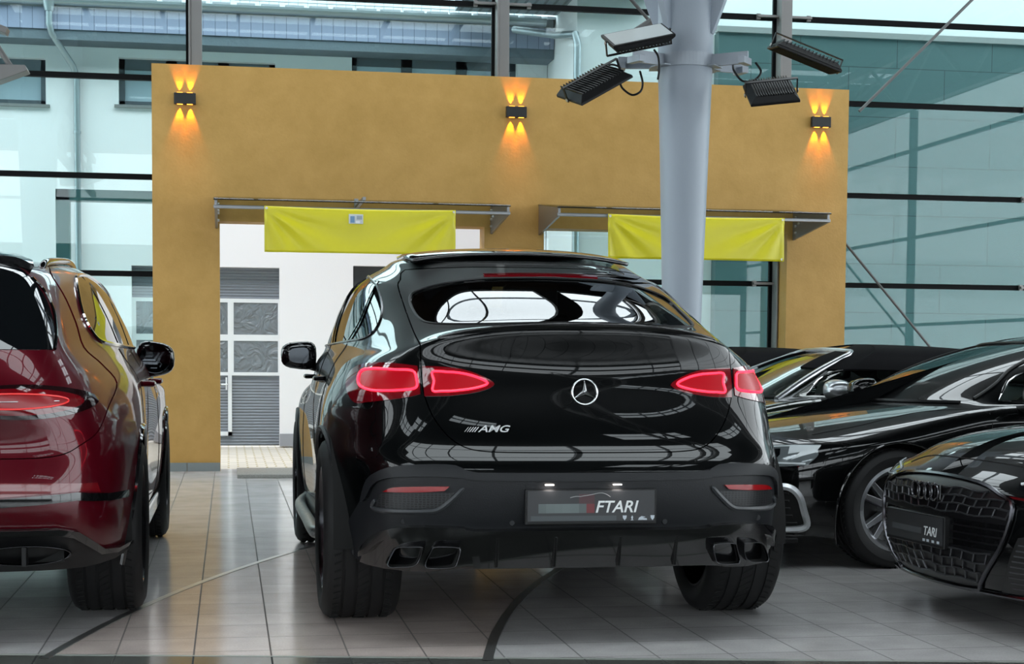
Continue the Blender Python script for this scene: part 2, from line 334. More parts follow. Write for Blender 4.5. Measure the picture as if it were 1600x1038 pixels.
# ------------------------------------------------------------------ panels cut out of a car surface
def patch(name, S, outer, m, parent, off=0., thick=.012, holes=(), du=.16, dv=.16, drop=None, flip=False):
    """panel of surface S inside the (u, v) outline, lifted by off, with its edge turned in by thick"""
    outer = np.array(outer, float)
    pts = [tuple(p) for p in outer]; edges = [(i, (i+1) % len(outer)) for i in range(len(outer))]
    for h in holes:
        k = len(pts); h = np.array(h, float)
        pts += [tuple(p) for p in h]; edges += [(k+i, k+(i+1) % len(h)) for i in range(len(h))]
    lo, hi = outer.min(0), outer.max(0)
    nu = max(1, int((hi[0]-lo[0])/du)); nv = max(1, int((hi[1]-lo[1])/dv))
    gu, gv = np.meshgrid(np.linspace(lo[0], hi[0], nu+1), np.linspace(lo[1], hi[1], nv+1))
    g = np.stack([gu.ravel(), gv.ravel()], 1)
    ok = inside(g, outer)
    for h in holes: ok &= ~inside(g, h)
    g = g[ok]
    bp = np.array(pts)
    if len(g):
        bs = []
        for a, b in edges:
            pa, pb = bp[a], bp[b]; k = max(1, int(np.hypot((pb-pa)[0]/du, (pb-pa)[1]/dv)*2))
            bs += [pa+(pb-pa)*i/k for i in range(k)]
        bs = np.array(bs)
        keep = np.ones(len(g), bool)
        for s0 in range(0, len(g), 2000):
            c = g[s0:s0+2000]
            dd = (((c[:, None]-bs[None])/np.array([du, dv]))**2).sum(2).min(1)
            keep[s0:s0+2000] = dd > .12
        g = g[keep]
    allp = [Vector(p) for p in pts]+[Vector(p) for p in g]
    V2, _, F2, _, _, _ = geometry.delaunay_2d_cdt(allp, edges, [], 0, 1e-6)
    V2 = np.array([tuple(v) for v in V2]); F2 = np.array([f for f in F2 if len(f) == 3])
    cen = V2[F2].mean(1)
    ok = inside(cen, outer)
    for h in holes: ok &= ~inside(cen, h)
    F2 = F2[ok]
    used = np.unique(F2); mp = -np.ones(len(V2), int); mp[used] = np.arange(len(used))
    V2 = V2[used]; F2 = mp[F2]
    Pn = S.nrm(V2[:, 0], V2[:, 1]); P0 = S.ev(V2[:, 0], V2[:, 1])
    sgn = 1.
    P3 = P0+Pn*off*sgn
    if drop is not None: P3 = drop(P3, Pn, V2)
    a, b, c = (P3[F2[:, i]] for i in range(3))
    fn = np.cross(b-a, c-a)
    if (fn*Pn[F2[:, 0]]).sum() < 0: F2 = F2[:, ::-1]
    verts = list(P3); faces = [tuple(f) for f in F2]
    custom = drop is None
    norms = [Pn[i] for f in faces for i in f] if custom else None
    if thick > 0:
        cnt = {}
        for f in faces:
            for i in range(3):
                e = (f[i], f[(i+1) % 3]); cnt[e] = 1
        bd = [e for e in cnt if (e[1], e[0]) not in cnt]
        low = {}
        k = len(verts)
        for e in bd:
            for i in e:
                if i not in low:
                    low[i] = k; verts.append(P3[i]-Pn[i]*thick); k += 1
        for i, j in bd:
            f = (j, i, low[i], low[j]); faces.append(f)
            n = np.cross(verts[i]-verts[j], verts[low[i]]-verts[j]); n = n/max(np.linalg.norm(n), 1e-9)
            if custom: norms += [n]*4
    o = mkobj(name, verts, faces, m, parent, smooth=True, normals=norms)
    if not custom: o.data.set_sharp_from_angle(angle=.8)
    return o

def on_tube(name, S, uv, r, m, parent, off=0., closed=False, n=6):
    uv = np.array(uv); P = S.ev(uv[:, 0], uv[:, 1])+S.nrm(uv[:, 0], uv[:, 1])*off
    return MB().tube(P, r, n, closed).build(name, m, parent, smooth=True)

def absorb(a, b):
    """put mesh b's faces into a as surface detail of the same part"""
    bm = bmesh.new(); bm.from_mesh(a.data); n = len(a.data.materials)
    k = len(bm.faces); bm.from_mesh(b.data); bm.faces.ensure_lookup_table()
    for f in bm.faces[k:]: f.material_index = n
    a.data.materials.append(b.data.materials[0]); bm.to_mesh(a.data); bm.free(); bpy.data.objects.remove(b)
    return a

def circ(cy, cz, r, n=48, a0=0, a1=2*PI):
    return [(cy+r*math.cos(a0+(a1-a0)*i/n), cz+r*math.sin(a0+(a1-a0)*i/n)) for i in range(n)]
def grow(poly, d):
    """move a closed outline outwards by d"""
    P = np.array(poly, float); a = np.roll(P, 1, 0); b = np.roll(P, -1, 0)
    t = b-a; t /= np.maximum(np.linalg.norm(t, axis=1), 1e-9)[:, None]
    n = np.stack([t[:, 1], -t[:, 0]], 1)
    ar = 0.5*np.sum(P[:, 0]*b[:, 1]-b[:, 0]*P[:, 1])
    return P+n*d*(1 if ar > 0 else -1)
def mirror(poly): return [(-x, z) for x, z in poly][::-1]
# ------------------------------------------------------------------ setting
def node_floor():
    m = bpy.data.materials.new('tile_floor'); m.use_nodes = True; nt = m.node_tree; N = nt.nodes.new; L = nt.links.new
    b = nt.nodes['Principled BSDF']
    geo = N('ShaderNodeNewGeometry')
    mp = N('ShaderNodeMapping'); mp.inputs['Location'].default_value = (.133, -6.2615, 0)
    L(geo.outputs['Position'], mp.inputs['Vector'])
    br = N('ShaderNodeTexBrick'); br.offset = 0; br.offset_frequency = 1
    br.inputs['Scale'].default_value = 1; br.inputs['Brick Width'].default_value = .2915; br.inputs['Row Height'].default_value = .306
    br.inputs['Mortar Size'].default_value = .0036; br.inputs['Mortar Smooth'].default_value = .1
    br.inputs['Color1'].default_value = (.92, .92, .92, 1); br.inputs['Color2'].default_value = (1.06, 1.06, 1.06, 1)
    br.inputs['Mortar'].default_value = (.22, .22, .22, 1); br.inputs['Bias'].default_value = 0
    L(mp.outputs[0], br.inputs['Vector'])
    def dist(c):
        sp = N('ShaderNodeSeparateXYZ'); L(geo.outputs['Position'], sp.inputs[0])
        cb = N('ShaderNodeCombineXYZ'); L(sp.outputs[0], cb.inputs[0]); L(sp.outputs[1], cb.inputs[1])
        d = N('ShaderNodeVectorMath'); d.operation = 'DISTANCE'; d.inputs[1].default_value = c; L(cb.outputs[0], d.inputs[0])
        return d.outputs['Value'], sp
    dv, sp = dist((13.1, 3.57, 0))
    def cmp(sock, a, op):
        x = N('ShaderNodeMath'); x.operation = op; L(sock, x.inputs[0]); x.inputs[1].default_value = a; return x.outputs[0]
    def mul(a, c):
        x = N('ShaderNodeMath'); x.operation = 'MULTIPLY'; L(a, x.inputs[0]); L(c, x.inputs[1]); return x.outputs[0]
    band = mul(cmp(dv, 12.37, 'GREATER_THAN'), cmp(dv, 14.03, 'LESS_THAN'))
    # apron in front of the joint line
    ax = N('ShaderNodeMath'); ax.operation = 'MULTIPLY_ADD'; L(sp.outputs[0], ax.inputs[0]); ax.inputs[1].default_value = .175; L(sp.outputs[1], ax.inputs[2])
    apron = cmp(ax.outputs[0], 6.155, 'LESS_THAN')
    def mix(f, c1, c2):
        x = N('ShaderNodeMix'); x.data_type = 'RGBA'; L(f, x.inputs[0])
        for s, c in ((6, c1), (7, c2)):
            if isinstance(c, tuple): x.inputs[s].default_value = (*c, 1)
            else: L(c, x.inputs[s])
        return x.outputs[2]
    c = mix(band, (.60, .58, .575), (.64, .54, .50))
    c = mix(apron, c, (.105, .11, .10))
    c = mix(cmp(sp.outputs[1], 4.9, 'LESS_THAN'), c, (.022, .022, .024))  # dark zone added out of view so the black paint mirrors little floor
    nz = N('ShaderNodeTexNoise'); nz.inputs['Scale'].default_value = 5; nz.inputs['Detail'].default_value = 8; L(geo.outputs['Position'], nz.inputs['Vector'])
    n2 = N('ShaderNodeTexNoise'); n2.inputs['Scale'].default_value = 120; L(geo.outputs['Position'], n2.inputs['Vector'])
    r = N('ShaderNodeMapRange'); r.inputs[1].default_value = .25; r.inputs[2].default_value = .75; r.inputs[3].default_value = .86; r.inputs[4].default_value = 1.12
    L(nz.outputs['Fac'], r.inputs[0])
    r2 = N('ShaderNodeMapRange'); r2.inputs[1].default_value = .3; r2.inputs[2].default_value = .7; r2.inputs[3].default_value = .93; r2.inputs[4].default_value = 1.07
    L(n2.outputs['Fac'], r2.inputs[0])
    s = N('ShaderNodeVectorMath'); s.operation = 'SCALE'; L(c, s.inputs[0]); L(mul(r.outputs[0], r2.outputs[0]), s.inputs['Scale'])
    mm = N('ShaderNodeVectorMath'); mm.operation = 'MULTIPLY'; L(s.outputs[0], mm.inputs[0]); L(br.outputs['Color'], mm.inputs[1])
    L(mm.outputs[0], b.inputs['Base Color'])
    rr = N('ShaderNodeMapRange'); rr.inputs[3].default_value = .15; rr.inputs[4].default_value = .75; L(br.outputs['Fac'], rr.inputs[0]); L(rr.outputs[0], b.inputs['Roughness'])
    bp = N('ShaderNodeBump'); bp.inputs['Strength'].default_value = .35; bp.inputs['Distance'].default_value = .002; bp.invert = True
    L(br.outputs['Fac'], bp.inputs['Height']); L(bp.outputs[0], b.inputs['Normal'])
    return m

def node_brick(name, c1, c2, mort, bw, rh, ms, rough=.7, off=.5, vertical=False, loc=(0, 0, 0)):
    m = bpy.data.materials.new(name); m.use_nodes = True; nt = m.node_tree; N = nt.nodes.new; L = nt.links.new
    b = nt.nodes['Principled BSDF']; b.inputs['Roughness'].default_value = rough
    geo = N('ShaderNodeNewGeometry'); mp = N('ShaderNodeMapping'); mp.inputs['Location'].default_value = loc
    if vertical: mp.inputs['Rotation'].default_value = (-PI/2, 0, 0)
    L(geo.outputs['Position'], mp.inputs['Vector'])
    br = N('ShaderNodeTexBrick'); br.offset = off
    for k, v in (('Scale', 1), ('Brick Width', bw), ('Row Height', rh), ('Mortar Size', ms), ('Mortar Smooth', .2), ('Color1', (*c1, 1)), ('Color2', (*c2, 1)), ('Mortar', (*mort, 1))):
        br.inputs[k].default_value = v
    L(mp.outputs[0], br.inputs['Vector']); L(br.outputs['Color'], b.inputs['Base Color'])
    return m

def node_ochre():
    m = bpy.data.materials.new('ochre_plaster'); m.use_nodes = True; nt = m.node_tree; N = nt.nodes.new; L = nt.links.new
    b = nt.nodes['Principled BSDF']; b.inputs['Roughness'].default_value = .55
    geo = N('ShaderNodeNewGeometry')
    n1 = N('ShaderNodeTexNoise'); n1.inputs['Scale'].default_value = 2.6; n1.inputs['Detail'].default_value = 9; n1.inputs['Roughness'].default_value = .7; n1.inputs['Distortion'].default_value = .15
    L(geo.outputs['Position'], n1.inputs['Vector'])
    cr = N('ShaderNodeValToRGB'); e = cr.color_ramp.elements
    e[0].position = .30; e[0].color = (.415, .236, .050, 1); e[1].position = .70; e[1].color = (.52, .302, .080, 1)
    L(n1.outputs['Fac'], cr.inputs[0]); L(cr.outputs[0], b.inputs['Base Color'])
    n2 = N('ShaderNodeTexNoise'); n2.inputs['Scale'].default_value = 40; L(geo.outputs['Position'], n2.inputs['Vector'])
    bp = N('ShaderNodeBump'); bp.inputs['Strength'].default_value = .12; bp.inputs['Distance'].default_value = .01
    L(n2.outputs['Fac'], bp.inputs['Height']); L(bp.outputs[0], b.inputs['Normal'])
    return m

WY, GY, BY = 16.33, 16.75, 20.95
ochre = node_ochre()
mwhite = mat('white_render', (.90, .87, .89), .8, bump=(60, .1))
mgrey = mat('anthracite_frame', (.10, .12, .14), .5)
mblackbar = mat('black_gasket', (.004, .0045, .005), .6, spec=.1)
malu = mat('mullion_grey', (.22, .215, .21), .45, .6)
msteel = mat('brushed_aluminium', (.27, .275, .28), .38, .8)
mzinc = mat('zinc', (.42, .46, .49), .4, .7)
mcol = mat('painted_column', (.33, .38, .44), .38, bump=(90, .05))
mblk = mat('black_plastic', (.006, .006, .0065), .42, spec=.3)
mdarkceil = mat('dark_ceiling', (.010, .0105, .0115), .7, spec=.1)

struct(MB().bb((-16, -16, -.12), (17, 16.62, 0)).build('floor', node_floor()))
struct(MB().bb((-30, 16.62, -.14), (40, 45, -.02)).build('ground', node_brick('block_paving', (.60, .56, .50), (.50, .47, .43), (.36, .31, .17), .20, .16, .012, .85, .5)))

# free-standing ochre wall with two doorways
def cells(mb, xs, zs, holes, y0, y1):
    for i in range(len(xs)-1):
        for k in range(len(zs)-1):
            cx, cz = (xs[i]+xs[i+1])/2, (zs[k]+zs[k+1])/2
            if any(a < cx < b and c < cz < d for a, b, c, d in holes): continue
            mb.bb((xs[i], y0, zs[k]), (xs[i+1], y1, zs[k+1]))
def holed(holes, x0, x1, z0, z1, y0, y1):
    """wall slab with rectangular openings, one clean face per cell"""
    xs = sorted({x0, x1, *[h[0] for h in holes], *[h[1] for h in holes]}); zs = sorted({z0, z1, *[h[2] for h in holes], *[h[3] for h in holes]})
    mb = MB(); cells(mb, xs, zs, holes, y0, y1)
    return mb
def clean(o):
    bm = bmesh.new(); bm.from_mesh(o.data)
    bmesh.ops.remove_doubles(bm, verts=bm.verts, dist=1e-4)
    seen = {}
    for f in list(bm.faces):
        key = tuple(sorted(v.index for v in f.verts)); seen.setdefault(key, []).append(f)
    bmesh.ops.delete(bm, geom=[f for k, l in seen.items() if len(l) > 1 for f in l], context='FACES_ONLY')
    bmesh.ops.recalc_face_normals(bm, faces=bm.faces); bm.to_mesh(o.data); bm.free(); return o
w = clean(holed([(-.08, 2.573, 0, 2.48), (3.19, 5.80, 0, 2.48)], -.73, 6.455, 0, 4.0, WY, WY+.31).build('wall_ochre', ochre)); struct(w)
b = MB()
for a, c in ((-.735, -.08), (2.573, 3.19), (5.80, 6.46)):
    n = max(1, round((c-a)/.30))
    for i in range(n): b.bb((a+(c-a)*i/n+.002, WY-.012, 0), (a+(c-a)*(i+1)/n-.002, WY-.001, .085))
struct(b.build('baseboard_ochre', mat('skirting_tile', (.20, .235, .24), .35)))

# glazed facade behind it: mullions, black gaskets, panes
tint = glassmat('facade_glass', (.80, .925, .925), .7, base=.04)
clear = glassmat('hall_glass', (.95, .97, .97), .5, base=.05)
MX = [-9.5, -6.44, -3.37, -.304, 2.805, 5.85, 8.93, 12.0, 15.0]
HZ = [0, .985, 1.97, 2.94, 3.925, 4.80, 6.9]
b = MB()
k = 0
for x in MX:
    k += 1
    mb = MB().bb((x-.055, GY-.17, 0), (x+.055, GY-.015, 6.9)).bb((x-.075, GY-.19, 0), (x-.055, GY-.03, 6.9))
    struct(mb.build('trim_%d' % k, malu, bevel=.006))
for i in range(len(MX)-1):
    if i in (3,):   # the open doorway bay
        zz = HZ[3:]
    else: zz = HZ
    r = bpy.data.objects.new('window_%d' % (i+1), None); COL.objects.link(r); r['kind'] = 'structure'
    r.location = ((MX[i]+MX[i+1])/2, GY, 0)
    x0, x1 = MX[i], MX[i+1]; cx = (x0+x1)/2; h = (x1-x0)/2
    MB().bb((-h, -.006, zz[0]), (h, .006, zz[-1])).build('pane', tint, r)
    g = MB()
    for z in zz: g.bb((-h, -.03, z-.027), (h, .03, z+.027))
    g.bb((h-.105, -.02, zz[0]), (h-.06, .02, zz[-1]))
    g.build('gasket', mblackbar, r)
    g = MB()
    for z in zz:
        if 0 < z < 6:
            for sx in (-1, 1):
                g.bb((sx*h-sx*.03, -.10, z-.012), (sx*h-sx*.30, -.055, z+.012)).bb((sx*h-sx*.26, -.06, z-.03), (sx*h-sx*.30, -.02, z+.03))
    g.build('pane_clamp', malu, r)
# open door panels' head above the doorway
# side and rear facades of the hall, roof with skylights (they light the room and show in the paint)
def facade_y(name, y, x0, x1, n, bands, top, solid):
    r = bpy.data.objects.new(name, None); COL.objects.link(r); r['kind'] = 'structure'
    f = MB()
    for a, c in solid: f.bb((x0, y-.1, a), (x1, y+.1, c))
    f.build('solid_panel', mdarkceil, r)
    f = MB()
    for i in range(n+1):
        x = x0+(x1-x0)*i/n; f.bb((x-.06, y-.08, 0), (x+.06, y+.08, top))
    for z in bands: f.bb((x0, y-.05, z-.035), (x1, y+.05, z+.035))
    f.build('frame', mgrey, r)
    MB().bb((x0, y-.004, 0), (x1, y+.004, top)).build('pane', clear, r)
facade_y('window_20', -14, -14, 15.5, 6, (1.1, 3.2, 4.3, 5.6), 6.9, ((0, .9), (3.2, 4.3)))
def facade_x(name, x, y0, y1, n, bands, top, solid):
    r = bpy.data.objects.new(name, None); COL.objects.link(r); r['kind'] = 'structure'
    f = MB()
    for a, c in solid: f.bb((x-.1, y0, a), (x+.1, y1, c))
    f.build('solid_panel', mdarkceil, r)
    f = MB()
    for i in range(n+1):
        y = y0+(y1-y0)*i/n; f.bb((x-.08, y-.06, 0), (x+.08, y+.06, top))
    for z in bands: f.bb((x-.05, y0, z-.035), (x+.05, y1, z+.035))
    f.build('frame', mgrey, r)
    MB().bb((x-.004, y0, 0), (x+.004, y1, top)).build('pane', clear, r)
facade_x('window_21', 15.5, -14, 16.7, 5, (2.0, 4.0, 6.0), 6.9, ())
facade_x('window_22', -14, -14, 16.7, 10, (1.0, 2.0, 3.0, 4.0, 5.0, 6.0), 6.9, ((0, .4), (3.2, 4.0)))
# roof: dark sheet with glazed bays
b = MB(); g = MB(); fr = MB()
sky_bays = [(-11, -4.5, -9.4, -7.6), (5.5, 12.5, -9.4, -7.6), (-11, -5.5, .5, 2.6), (8.0, 13.5, .5, 2.6), (-2.2, 1.2, -5.4, -3.6), (-6.5, -3.8, -1.6, .6), (3.8, 6.2, -1.6, .6), (-3.6, 6.5, 3.3, 5.6), (-9, -1.2, 13.0, 15.4), (-.8, 3.1, 13.0, 15.4), (3.5, 9.5, 13.0, 15.4)]
xs = sorted({-14, 15.5, *[v for q in sky_bays for v in q[:2]]}); ys = sorted({-14, 16.75, *[v for q in sky_bays for v in q[2:]]})
for i in range(len(xs)-1):
    for j in range(len(ys)-1):
        cx, cy = (xs[i]+xs[i+1])/2, (ys[j]+ys[j+1])/2
        if not any(q[0] < cx < q[1] and q[2] < cy < q[3] for q in sky_bays): b.bb((xs[i], ys[j], 6.9), (xs[i+1], ys[j+1], 7.05))
for x0, x1, y0, y1 in sky_bays:
    g.bb((x0, y0, 6.98), (x1, y1, 6.99)); n = max(2, round((x1-x0)/1.3))
    for i in range(1, n): x = x0+(x1-x0)*i/n; fr.bb((x-.03, y0, 6.88), (x+.03, y1, 7.0))
    fr.bb((x0, (y0+y1)/2-.03, 6.88), (x1, (y0+y1)/2+.03, 7.0))
b.bb((-14, 16.6, 5.2), (15.5, 16.73, 6.9))  # dark fascia added above the view, keeps sky out of the paint reflections
struct(b.build('ceiling', mdarkceil))
struct(g.build('window_30', glassmat('skylight_glass', (.93, .97, .98), .3)))
struct(fr.build('trim_30', mgrey))
k = 31
for x in (-10, -3.75, 4.75, 12):          # roof trusses
    t = MB().bb((x-.07, -14, 5.65), (x+.07, 16.4, 5.79)).bb((x-.07, -14, 6.6), (x+.07, 16.4, 6.75))
    y = -14; up = True
    while y < 15.5:
        t.tube([(x, y, 5.72 if up else 6.68), (x, y+1.4, 6.68 if up else 5.72)], .04, 6); up = not up; y += 1.4
    struct(t.build('trim_%d' % k, malu)); k += 1

# inlaid metal strips in the floor
mstrip = mat('steel_strip', (.55, .55, .54), .28, .9)
def arc_strip(nm, R, a0, a1, w_, label):
    v = []; f = []; n = 60
    for i in range(n+1):
        a = a0+(a1-a0)*i/n
        for r in (R-w_/2, R+w_/2): v.append((13.1+r*math.cos(a), 3.57+r*math.sin(a), .0022))
        for r in (R-w_/2, R+w_/2): v.append((13.1+r*math.cos(a), 3.57+r*math.sin(a), -.01))
    for i in range(n):
        a = 4*i; f += [(a, a+1, a+5, a+4), (a, a+4, a+6, a+2), (a+1, a+3, a+7, a+5)]
    o = mkobj(nm, v, f, mstrip); o['label'] = label; o['category'] = 'floor strip'; o['group'] = 'metal strips in the floor'; return o
def ang(x, y): return math.atan2(y-3.57, x-13.1)
arc_strip('floor_strip', 14.03, ang(-.70, 6.2), ang(1.5, 11.5), .035, 'bright metal strip curving across the tiles between the red and the black SUV')
arc_strip('floor_strip', 12.37, ang(.95, 5.93), ang(2.6, 10.0), .04, 'dark curved floor strip running out from under the rear of the black SUV')
o = MB().prism([(-1.2, 6.155+.21-.006), (3.2, 6.155-.56-.006), (3.2, 6.155-.56+.006), (-1.2, 6.155+.21+.006)], -.01, .0018, 'z').build('threshold_strip', mat('dull_strip', (.35, .37, .34), .4, .6))
tag(o, 'thin straight metal strip across the tiles along the bottom of the photo', 'floor strip', 'metal strips in the floor')

# doormat in the open doorway
o = MB().bb((.08, 15.33, 0), (2.45, 16.30, .035)).build('doormat', mat('mat_grey', (.27, .27, .25), .9, noise=(160, .35)), bevel=.006)
tag(o, 'speckled grey doormat on the tiles in front of the open doorway', 'doormat')

# canopies over the doorways, banners hanging from them
mband = mat('yellow_vinyl', (.68, .61, .012), .35)
cang = glassmat('canopy_glass', (.72, .76, .74), .5, base=.08)
def canopy(x0, x1, label):
    r = thing('door_canopy', label, 'canopy', ((x0+x1)/2, WY, 2.55), 0, 'glass canopies over the doorways')
    h = (x1-x0)/2; d = -1.0
    for s in (-1, 1):
        x = s*(h-.02)
        br = MB().prism([(0, .17), (0, -.14), (d, -.035), (d, .045)], x-.012, x+.012, 'x').build('bracket', msteel, r, bevel=.002)
        for y, z in ((-.10, .09), (-.10, .0), (-.10, -.07), (-.2, .02), (-.86, 0)):
            MB().lathe([(0, -.018*s), (.013, -.018*s), (.013, 0)], 10, Matrix.Translation((x-s*.012 if s > 0 else x+.012, y, z))).build('bolt', mat('bolt_steel', (.6, .6, .6), .3, 1), br, smooth=True)
    MB().bb((-h, d, -.03), (h, d+.05, .0)).bb((-h, d-.008, -.032), (h, d+.01, -.006)).build('front_rail', msteel, r, bevel=.004)
    MB().prism([(0, .16), (d-.02, .05), (d-.02, .062), (0, .172)], -h, h, 'x').build('glass_sheet', cang, r)
    MB().prism([(d-.03, .044), (d-.03, .052), (d+.01, .058), (d+.01, .05)], -h, h, 'x').build('edge_profile', mblackbar, r)
    MB().box((0, d/2, .09), (.03, -d, .03)).bb((-.02, -.04, .05), (.02, 0, .18)).build('centre_bracket', msteel, r)
    return r
canopy(-.13, 2.665, 'glass door canopy with steel brackets over the left, open doorway')
canopy(3.125, 5.89, 'glass door canopy with steel brackets over the right doorway by the column')
def banner(x0, x1, label, seed, logo=False):
    zt, zb = 2.545, 2.118; nx, nz = 60, 18; rnd = random.Random(seed)
    fl = [(rnd.uniform(0, 1), rnd.uniform(.1, .3)) for _ in range(5)]
    def P(s, t):
        # pulled at the two top corners: folds fan out from them
        a = math.atan2(t*.43, s*1.8+.02); b2 = math.atan2(t*.43, (1-s)*1.8+.02)
        f = .016*math.sin(a*13)*math.exp(-s*3)+.016*math.sin(b2*12+1)*math.exp(-(1-s)*3)
        sag = -.014*math.sin(PI*s)*(1-t)*.9
        return (x0+(x1-x0)*s, -1.04+WY-.012-f*min(1, t*3)-.02*math.sin(PI*s)*t, zt-(zt-zb)*t+sag*(1-t)-.012*s*0)
    v = [P(i/nx, j/nz) for j in range(nz+1) for i in range(nx+1)]
    f = [(j*(nx+1)+i, j*(nx+1)+i+1, (j+1)*(nx+1)+i+1, (j+1)*(nx+1)+i) for j in range(nz) for i in range(nx)]
    v2 = [(x-v[0][0], y-(WY-1.05), z-zb) for x, y, z in v]
    r = thing('banner', label, 'banner', (v[0][0], WY-1.05, zb), 0, 'yellow banners hanging from the canopies')
    o = mkobj('vinyl_sheet', v2, f, mband, r, smooth=True)
    s = o.modifiers.new('t', 'SOLIDIFY'); s.thickness = .002
    for cx, cz in ((.02, .02), (x1-x0-.02, .02), (.02, zt-zb-.02), (x1-x0-.02, zt-zb-.02)):
        MB().lathe([(.004, .002), (.012, .002), (.012, -.002)], 12, Matrix.Translation((cx, -.006, cz)) @ Matrix.Rotation(PI/2, 4, 'Z')).build('eyelet', mat('eyelet', (.5, .5, .5), .3, 1), r, smooth=True)
    if logo:
        q = MB(); rr = random.Random(3)
        cx0, cz0 = .855, .315
        l1 = MB().bb((cx0-.075, -.042, cz0-.04), (cx0+.06, -.036, cz0+.05)).build('logo_patch', mat('logo_pale', (.62, .66, .66), .5), r, bevel=.004)
        for (a, c, d, e, nm, cc) in ((-.06, -.02, -.03, .03, 'logo_blue', (.16, .30, .48)), (0, .05, 0, .035, 'logo_grey', (.33, .38, .42)), (-.01, .03, -.035, -.012, 'logo_white', (.85, .87, .88))):
            MB().bb((cx0+a, -.045, cz0+d), (cx0+c, -.043, cz0+e)).build('logo_mark', mat(nm, cc, .5), r)
    return r
banner(.335, 2.13, 'wide yellow banner with a small blurred badge, hung over the open doorway', 1, True)
banner(3.615, 5.395, 'plain yellow banner hanging behind the round column', 2)

# up-and-down wall lamps: real spotlights inside a black box
def wall_lamp(x, z, label):
    r = thing('wall_lamp', label, 'wall lamp', (x, WY, z), 0, 'wall lamps on the ochre wall')
    b = MB().bb((-.105, -.075, -.055), (.105, -.02, .055)).bb((-.06, -.02, -.035), (.06, 0, .035))
    b.build('housing', mat('lamp_black', (.01, .01, .01), .5), r, bevel=.006)
    for x0 in (-.075, .02):
        for z0 in (.055, -.058): MB().bb((x0, -.079, z0), (x0+.055, -.045, z0+.003)).build('lens', mat('amber_lens', (1, .5, .1), .3, emit=(1, .35, .03), es=2.5), r)
    for sx in (-.05, .05):
        for sz in (-1, 1):
            l = bpy.data.lights.new('lamp_bulb', 'SPOT'); l.color = (1, .30, .008); l.energy = 20 if sz < 0 else 15
            l.spot_size = math.radians(50); l.spot_blend = .8; l.shadow_soft_size = .004
            o = bpy.data.objects.new('lamp_bulb', l); COL.objects.link(o); o.parent = r
            o.location = (sx, -.020, sz*.062)
            d = Vector((sx*.6, .13, sz)).normalized(); o.rotation_euler = d.to_track_quat('-Z', 'Y').to_euler()
    return r
wall_lamp(-.41, 3.66, 'black box lamp with amber beams at the left end of the ochre wall')
wall_lamp(2.885, 3.64, 'black box lamp with amber beams between the two doorways')
wall_lamp(6.13, 3.645, 'black box lamp with amber beams at the right end of the ochre wall')

# round steel column with floodlights
CX, CY = 3.77, 13.2
def column(cx, cy, label):
    col = thing('steel_column', label, 'column', (cx, cy, 0), 0, 'round steel columns')
    MB().lathe([(0, 0), (.145, 0), (.162, 1.45), (.205, 2.9), (.228, 3.6), (.235, 4.4), (0, 4.4)], 64, axis='z').build('shaft', mcol, col, smooth=True)
    for a in (35, 145, 215, 325):
        M = Matrix.Rotation(math.radians(a), 4, 'Z')
        MB().prism([(.17, 3.86), (.24, 3.84), (.60, 4.75), (.60, 4.95), (.2, 4.95)], -.03, .03, 'y', M).build('head_fin', mcol, col, bevel=.006)
    MB().tube([(0, 0, 4.35), (0, 0, 6.9)], .17, 32).build('upper_shaft', mcol, col, smooth=True)
column(CX, CY, 'thick round grey painted steel column in front of the ochre wall')
column(-2.27, 13.0, 'round grey steel column outside the left edge of the photo')
# clamp brackets that carry the floodlights
mbr = mat('bracket_grey', (.36, .40, .45), .4, .2)
br = thing('lamp_bracket', 'grey sheet metal clamp ring with four arms around the column', 'bracket', (CX, CY, 3.62))
rg = []
for i in range(49):
    t = 2*PI*i/48; rg.append(t)
v = []; f = []
for t in rg:
    for r_, z in ((.233, -.055), (.245, -.055), (.245, .055), (.233, .055)): v.append((r_*math.cos(t), r_*math.sin(t), z))
for i in range(48):
    for j in range(4): f.append((4*i+j, 4*i+(j+1) % 4, 4*i+4+(j+1) % 4, 4*i+4+j))
mkobj('clamp_ring', v, f, mbr, br, smooth=False)
for a in (168, 205, 12, -40):
    M = Matrix.Rotation(math.radians(a), 4, 'Z')
    MB().bb((.235, -.012, -.05), (.56, .012, .05), M).bb((.235, -.09, -.055), (.30, .09, -.045), M).bb((.50, -.08, -.055), (.56, .08, .0), M).build('arm', mbr, br, bevel=.003)

